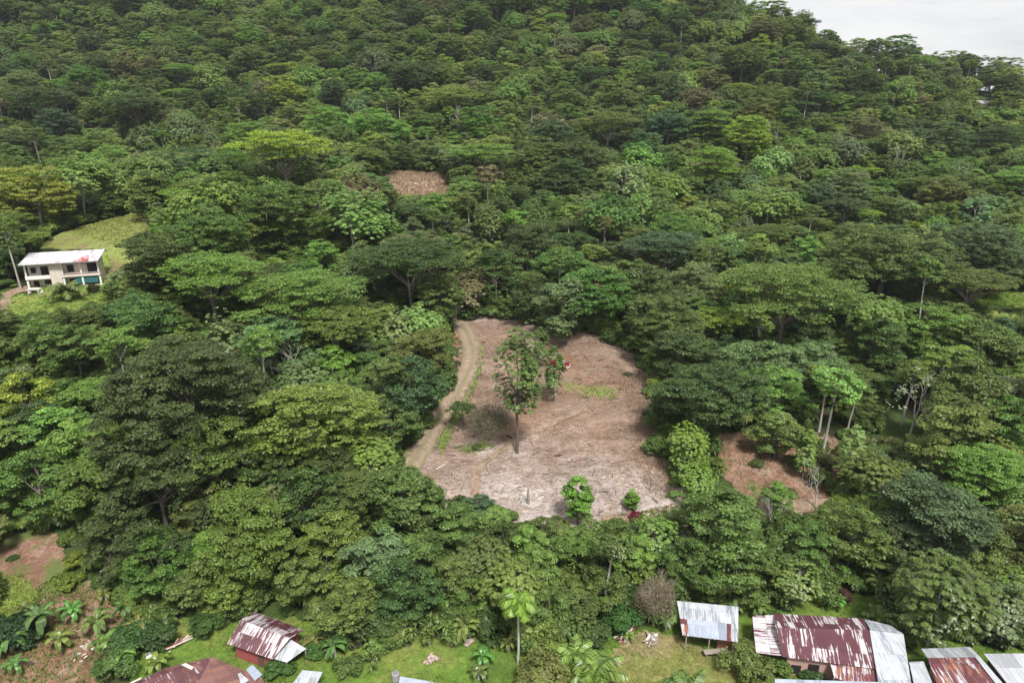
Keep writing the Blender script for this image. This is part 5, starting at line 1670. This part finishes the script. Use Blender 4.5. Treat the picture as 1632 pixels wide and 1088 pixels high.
mb = MB(); c4 = rel([at_z(1297, 1073, 0.2), at_z(1311, 1075, 0.2)], O); orient_box(mb, (c4[0][0] + .5, c4[0][1] + .6, -.7), (1, 0.05), 1.2, .1, 2.6); mb.build('screen_wall', PEACH, e)

simple_shed('lean_shed', 'flat whitish roof with dark cross lines between the long roof and the rusted roof', [(1462, 1115), (1497, 1115), (1472, 1053), (1449, 1054)], [2.4, 2.4, 2.8, 2.8], TIN_GREY, ins=.4)
simple_shed('bottom_house', 'pale blue-grey roof cut by the bottom edge in front of the long house', [(1235, 1130), (1400, 1134), (1400, 1086), (1235, 1081)], [2.3, 2.3, 2.7, 2.7], TIN_BLUE, cat='house')
e, O, R = simple_shed('rusted_house', 'house under a maroon and orange rusted roof with a grey border', [(1505, 1120), (1622, 1120), (1556, 1042), (1478, 1046)], [2.6, 2.6, 3.5, 3.5], TIN_RED2, wallm=PEACH, cat='house')
mb = MB(); mb.slab(rel([at_z(1478, 1047, 3.55), at_z(1562, 1046, 3.55), at_z(1546, 1030, 3.3), at_z(1468, 1033, 3.3)], O), .05); mb.build('back_roof', TIN_GREY, e)
mb = MB(); mb.slab(rel([at_z(1612, 1120, 2.66), at_z(1626, 1120, 2.66), at_z(1562, 1046, 3.6), at_z(1554, 1046, 3.6)], O), .04); mb.build('ridge_cap', TIN_GREY, e)
simple_shed('grey_house', 'grey-roofed house in the lower right corner beside the rusted roof', [(1634, 1125), (1740, 1125), (1700, 1040), (1568, 1041)], [2.5, 2.5, 3.2, 3.2], TIN_GREY, cat='house')

# --- the two-storey house
ZH = 21.0
A = at_z(46, 467, ZH); B = at_z(161, 460, ZH)
zh = hz(A[0], A[1])
B = at_z(164, 459, ZH); ux = (B - A)[:2]; WH = float(np.linalg.norm(ux)); ang = math.atan2(ux[1], ux[0])
hf = at_y(40, 421, A[1])[2] - ZH
hb = hf + 1.0
print('house', WH, 'eave', hf, 'back', hb, 'ground', zh, hz(B[0], B[1]), hz(A[0] + 3, A[1] + 8))
e = tag(empty('two_storey_house', (A[0], A[1], ZH), ang), 'two-storey cream house with balconies and a white roof stained pink', 'house')
S = WH / 16.0
def hb_(nm, x0, x1, y0, y1, z0, z1, m, par=None):
    mb = MB(); mb.box(x0 * S, x1 * S, y0, y1, z0, z1); return mb.build(nm, m, par or e)
Hf = hf
hb_('foundation', -.4, 16.2, -.9, 5.6, -2.5, .0, CREAM)
wall = hb_('wall', .2, 15.6, 1.8, 5.2, 0.004, Hf - .1, CREAM)
hb_('stair_block', 5.3, 7.7, .1, 1.797, 0.004, Hf - .12, CREAM)
hb_('balcony_floor', 0, 5.297, .0, 1.797, 2.75, 2.95, WHITE)
hb_('balcony_parapet', 0, 5.297, .0, .15, 2.953, 3.5, WHITE)
hb_('balcony_floor', 7.703, 16, .0, 1.797, 2.85, 3.1, PINKW)
hb_('balcony_rail', 7.703, 16, .02, .1, 3.55, 3.62, PINKW)
for x in (.05, 7.75, 11.8, 15.6):
    hb_('column', x, x + .4, .2, .55, .004, 2.745, WHITE); hb_('column', x, x + .32, .2, .5, 3.53 if x < 1 else 3.11, Hf - .2, WHITE)
for nm, x0, x1, z0, z1, m in (('door', 2.9, 4.5, 3.0, 5.0, DARK), ('window', .8, 1.9, 3.7, 4.9, DARK), ('window', 8.6, 10.0, 3.5, 5.0, DARK), ('wall_panel', 10.4, 12.6, 3.1, 5.2, PINKW), ('door', 13.0, 15.2, 3.1, 5.2, DARK),
                             ('window', 3.2, 4.6, 1.2, 2.1, DARK), ('door', .8, 2.0, .02, 2.1, DARK), ('window', 8.6, 10, .9, 2.1, DARK), ('door', 12.4, 14.2, .02, 1.5, DARK)):
    f_ = hb_(nm, x0, x1, 1.72, 1.797, z0, z1, m)
    if nm == 'window': hb_('frame', x0 - .08, x1 + .08, 1.70, 1.719, z0 - .1, z0 - .01, WHITE, f_)
for k_ in range(12):
    hb_('baluster', 7.9 + k_ * .68, 7.95 + k_ * .68, .03, .09, 3.11, 3.55, WHITE)
hb_('gutter', -.5, 16.4, -.92, -.80, Hf - .14, Hf - .02, plain('grey_gutter', (.3, .28, .27), .6))
hb_('hanging_cloth', 10.4, 15.2, .3, .36, 1.3, 2.8, TEAL)
hb_('low_wall', 9.5, 15.9, .5, .7, .004, .8, PINKW)
mb = MB(); mb.slab([(-.5 * S, -.8, Hf), (16.4 * S, -.8, Hf), (16.4 * S, 6.2, hb), (-.5 * S, 6.2, hb)], .1); mb.build('roof', TIN_HOUSE, e)
mb = MB(); mb.slab([(11.0 * S, -.82, Hf + .03), (14.4 * S, -.82, Hf + .03), (13.6 * S, 2.7, Hf + (hb - Hf) * .5 + .03), (12.8 * S, 2.7, Hf + (hb - Hf) * .5 + .03)], .02); mb.build('red_stained_sheet', tin_mat('pink_stained', (.45, .10, .10), (.72, .6, .6), (.5, .2, .2), peel=.55, seed=12, stain=.1), e)

# white garden table, chairs, clipped bush
g = gp(57, 470)
e = tag(empty('garden_table', g, .1), 'white plastic table in front of the two-storey house', 'table')
mb = MB(); mb.box(-1.1, 1.1, -.6, .6, 1.05, 1.12); mb.build('table_top', WHITE, e)
for sx in (-.9, .9):
    for sy in (-.5, .5):
        mb = MB(); mb.box(sx - .05, sx + .05, sy - .05, sy + .05, -.1, 1.047); mb.build('leg', WHITE, e)
def chair(px, py, rz, lb):
    g = gp(px, py); e = tag(empty('garden_chair', g, rz), lb, 'chair', 'white chairs by the garden table')
    mb = MB(); mb.box(-.25, .25, -.25, .25, .42, .47); mb.build('seat', WHITE, e)
    mb = MB(); mb.box(-.25, .25, .22, .27, .473, .95); mb.build('backrest', WHITE, e)
    for sx in (-.22, .22):
        for sy in (-.22, .22):
            mb = MB(); mb.box(sx - .025, sx + .025, sy - .025, sy + .025, -.05, .417); mb.build('leg', WHITE, e)
chair(48, 471, .4, 'white plastic chair left of the garden table'); chair(67, 471, -.5, 'white plastic chair right of the garden table')
bush(150, 467, 2, .8, (.05, .055, .025), 'dark clipped cone-shaped bush in front of the house', hs=2.0)

# far white roof
p = ground_px(1570, 158, 3); p[2] += 5
e = tag(empty('far_house', (p[0], p[1], p[2] - 6.5)), 'tiny white-roofed house lost in the far woods', 'house')
mb = MB(); mb.box(-4, 4, -2.5, 2.5, -3, 2.6); mb.build('wall', CREAM, e)
mb = MB(); mb.slab([(-4.6, -3.2, 2.5), (4.6, -3.2, 2.5), (4.6, 0, 3.8), (-4.6, 0, 3.8)], .1); mb.slab([(4.6, 3.2, 2.5), (-4.6, 3.2, 2.5), (-4.6, 0, 3.8), (4.6, 0, 3.8)], .1); mb.build('roof', TIN_HOUSE, e)

# ------------------------------------------------------------------ the red car
g = gp(892, 586)
e = tag(empty('car', g + np.array([0, 0, .12]), math.radians(-35)), 'small red car with pale windscreen parked in the clearing', 'car')
prof = [(-1.95, .35), (-1.95, .78), (-1.85, .98), (-1.55, 1.05), (-1.15, 1.48), (.35, 1.52), (.95, 1.05), (1.75, .92), (1.98, .70), (1.98, .35)]
def extr(prof, w0, w1, z_top=1.05):
    n = len(prof); vs = []
    for s in (-1, 1):
        for x, z in prof:
            w = w0 if z <= z_top else w0 - (z - z_top) / .5 * (w0 - w1)
            vs.append((x, s * w, z))
    fs = [tuple(range(n)), tuple(range(2 * n - 1, n - 1, -1))] + [(i, i + n, (i + 1) % n + n, (i + 1) % n) for i in range(n)]
    return vs, fs
mb = MB(); vs, fs = extr(prof, .86, .66); mb.add(vs, [f[::-1] for f in fs]); bo = mb.build('body', CARRED, e)
bv = bo.modifiers.new('round', 'BEVEL'); bv.width = .06; bv.segments = 2
mb = MB(); mb.slab([(.98, -.70, 1.07), (.98, .70, 1.07), (.42, .60, 1.50), (.42, -.60, 1.50)], .03); mb.build('windscreen', plain('pale_glass', (.28, .30, .32), .15, spec=.9), e)
mb = MB(); mb.slab([(-1.60, .70, 1.07), (-1.60, -.70, 1.07), (-1.20, -.58, 1.46), (-1.20, .58, 1.46)], .03); mb.build('rear_window', GLASSD, e)
for s in (-1, 1):
    mb = MB(); c4 = [(-1.3, s * .845, 1.08), (.75, s * .845, 1.08), (.3, s * .715, 1.42), (-1.05, s * .715, 1.42)]
    mb.slab(c4 if s < 0 else c4[::-1], .02); mb.build('side_window', GLASSD, e)
    mb = MB(); mb.box(1.9, 2.01, s * .62 - .14, s * .62 + .14, .68, .82); mb.build('headlight', HEADL, e)
    for x in (-1.25, 1.25):
        mb = MB(); mb.tube([(x, s * .72, .22), (x, s * .90, .22)], [.32, .32], 16); wl = mb.build('wheel', RUBBER, e)
        mb = MB(); mb.tube([(x, s * .895, .22), (x, s * .915, .22)], [.17, .17], 10); mb.build('rim', HEADL, wl)
mb = MB(); mb.box(1.93, 2.06, -.8, .8, .34, .52); mb.build('bumper', WHITE, e)
mb = MB(); mb.box(-2.04, -1.93, -.8, .8, .34, .52); mb.build('bumper', WHITE, e)

# ------------------------------------------------------------------ stumps, logs, heaps
g = gp(842, 806); e = tag(empty('tree_stump', g), 'tall charred stump standing in the lower clearing', 'stump')
mb = MB(); mb.tube([(0, 0, -.3), (0, 0, .4), (-.05, 0, 1.8), (-.02, 0, 3.0)], [.34, .24, .2, .08], 7); mb.build('stub', WOOD, e)
mb = MB(); mb.tube([(0, 0, 1.5), (.5, .1, 2.3)], [.09, .03], 5); mb.build('broken_branch', PALEWOOD, e)
patch('ash_patch', [(832, 782), (856, 780), (874, 800), (858, 812), (842, 812), (832, 802)], soil_mat('ash', [(.3, (.30, .25, .22)), (.6, (.46, .42, .39))], .8), .2, .3, 8, 41, rough=.12)
tag(sticks('ash_sticks', sample_land([(820, 765), (865, 770), (890, 800), (860, 816), (832, 814)], 140, 43), .4, 1.6, .035, PALEWOOD, 44, flat=.3, zoff=.15), 'whitish sticks around the charred stump')
rs = random.Random(12)
def log(px, py, L, rad, az, mat, lb):
    g = gp(px, py); e_ = MB(); d = np.array([math.cos(az), math.sin(az), 0]) * L / 2
    e_.tube([-d + [0, 0, rad], [0, 0, rad * 1.3], d + [0, 0, rad]], [rad, rad * .9, rad * .7], 7)
    e_.tube([d * .2 + [0, 0, rad], d * .6 + [-.2, .3, rad * 3]], [rad * .4, rad * .15], 5)
    o = e_.build('fallen_log', mat); o.location = g; return tag(o, lb, 'log')
log(702, 747, 2.4, .12, .9, PALEWOOD, 'pale fallen log at the lower left of the clearing')
log(890, 728, 1.2, .16, .3, DARKWOOD, 'short dark log in the centre of the lower clearing')
log(985, 640, 2.4, .1, .2, WOOD, 'grey fallen branch right of the green weeds')
log(940, 590, 3.0, .09, -.1, WOOD, 'grey fallen branch right of the red car')
log(815, 700, 2.2, .12, 2.4, DARKWOOD, 'dark fallen log behind the foot of the lone tree')
log(1010, 700, 2.6, .1, .1, WOOD, 'grey fallen branch near the right side of the clearing')
log(960, 575, 2.0, .1, .4, DARKWOOD, 'dark log near the upper edge of the clearing')


def heap(name, px, py, n, box, spread, mats, label, cat, seed):
    r = random.Random(seed); g = gp(px, py); mbs = MB()
    for i in range(n):
        L, w, h = [b_ * r.uniform(.6, 1.3) for b_ in box]
        lay = i / n
        M = Matrix.Translation((r.gauss(0, spread[0]) * (1 - lay * .6), r.gauss(0, spread[1]) * (1 - lay * .6), h / 2 + spread[2] * lay)) @ Matrix.Rotation(r.uniform(0, PI) if spread[0] > spread[1] * .8 else r.gauss(.9, .25), 4, 'Z') @ Matrix.Rotation(r.gauss(0, .25), 4, 'Y') @ Matrix.Rotation(r.gauss(0, .3), 4, 'X')
        mbs.box(-L / 2, L / 2, -w / 2, w / 2, -h / 2, h / 2, M, mi=r.randrange(len(mats)))
    o = mbs.build(name, mats); o.location = g
    return tag(o, label, cat)


heap('rubble_heap', 689, 1054, 40, (.35, .28, .2), (.38, .34, .6), [STONEP, WOOD], 'small pinkish rubble heap on the village lawn', 'rubble heap', 1)
heap('timber_heap', 998, 1018, 22, (2.4, .16, .08), (.35, .5, .7), [plain('red_board', (.25, .08, .07), .9), WOOD, PALEWOOD], 'heap of reddish boards beside the round green bush', 'timber heap', 2)
heap('block_heap', 1038, 1022, 22, (.7, .22, .22), (.5, .45, .6), [WHITE, WOOD], 'heap of whitewashed posts under the twiggy grey bush', 'heap', 3)
heap('timber_heap', 282, 1035, 14, (2.4, .16, .08), (.35, .6, .5), [plain('red_board_b', (.28, .10, .08), .9), PALEWOOD], 'leaning boards on the slope above the purple roof', 'timber heap', 4)
heap('rag_heap', 242, 1052, 12, (.6, .35, .1), (.4, .4, .5), [WHITE, WOOD], 'pale rags on a stick fence by the purple roof corner', 'rag heap', 5)
heap('rubble_heap', 748, 1030, 18, (.4, .3, .2), (.35, .35, .4), [WOOD, STONEP], 'brown debris at the foot of the banana plant on the lawn', 'rubble heap', 6)
heap('rubble_heap', 140, 1040, 34, (.32, .24, .14), (.6, 1.2, .2), [STONEP, PALEWOOD], 'scattered pale stones in the garden gully', 'rubble heap', 7)

HAZE = 0.00008
if HAZE:
    m, nt, b, out = newmat('haze'); nt.nodes.remove(b)
    pv = nt.nodes.new('ShaderNodeVolumePrincipled'); pv.inputs['Density'].default_value = HAZE; pv.inputs['Color'].default_value = (.86, .92, 1, 1); pv.inputs['Anisotropy'].default_value = 0
    nt.links.new(pv.outputs[0], out.inputs['Volume'])
    zmax = float(GZ.max()) + 60; zmin = float(GZ.min()) - 3
    mb = MB(); mb.box(-1300, 1300, -600, 1500, zmin, zmax); o = mb.build('haze', m); tag(o, kind='stuff')

# ------------------------------------------------------------------ camera, sky, sun
cam = D.cameras.new('camera'); co = link(D.objects.new('camera', cam))
co.location = (0, 0, CAMZ); co.rotation_euler = (PI / 2 - PITCH, 0, 0)
cam.sensor_width = 36; cam.lens = 36 * F_PX / 1632; cam.clip_end = 6000; cam.clip_start = .5
SC.camera = co
SUN_EL, SUN_AZ = math.radians(58), math.radians(160)   # azimuth from +Y clockwise: behind and above the camera to the right
w = D.worlds.new('World'); SC.world = w; w.use_nodes = True
nt = w.node_tree; bg = nt.nodes['Background']
sky = nt.nodes.new('ShaderNodeTexSky'); sky.sky_type = 'NISHITA'; sky.sun_disc = False; sky.sun_elevation = SUN_EL; sky.sun_rotation = SUN_AZ
tc = nt.nodes.new('ShaderNodeTexCoord')
sp = N(nt, 'ShaderNodeSeparateXYZ'); nt.links.new(tc.outputs['Generated'], sp.inputs[0])
cn = noise(nt, scaled(nt, tc.outputs['Generated'], (1, 1, 4.0)), 3.2, 7, .6, .3)
cn2 = noise(nt, scaled(nt, tc.outputs['Generated'], (1, 1, 6.0)), 7.0, 6, .62, .2)
cloud = ramp(nt, cn2, [(.34, (7.0, 7.3, 8.0)), (.46, (8.6, 8.7, 8.9)), (.6, (9.2, 9.2, 9.2))])
cover = ramp(nt, mathn(nt, 'MULTIPLY_ADD', sp.outputs[2], 2.6, cn), [(.56, (.72, .72, .72)), (.70, (1, 1, 1))])
nt.links.new(mix(nt, cover, sky.outputs[0], cloud), bg.inputs['Color'])
bg.inputs['Strength'].default_value = .0505
sl = D.lights.new('sun', 'SUN'); sl.energy = 2.5; sl.angle = math.radians(11); sl.color = (1, .975, .94)
so = link(D.objects.new('sun', sl))
dx = math.sin(SUN_AZ) * math.cos(SUN_EL); dy = math.cos(SUN_AZ) * math.cos(SUN_EL)
so.rotation_euler = Vector((dx, dy, math.sin(SUN_EL))).to_track_quat('Z', 'Y').to_euler()
so.location = (0, -50, 200)
vs_ = SC.view_settings; vs_.view_transform = 'Standard'; vs_.look = 'None'; vs_.exposure = 1.04; vs_.gamma = 1
cy = SC.cycles
cy.max_bounces = 4; cy.diffuse_bounces = 3; cy.glossy_bounces = 2; cy.transmission_bounces = 2; cy.transparent_max_bounces = 4; cy.volume_bounces = 0
cy.use_denoising = True
cy.denoiser = 'OPENIMAGEDENOISE'; cy.denoising_input_passes = 'RGB_ALBEDO_NORMAL'; cy.denoising_prefilter = 'ACCURATE'; cy.denoising_quality = 'HIGH'
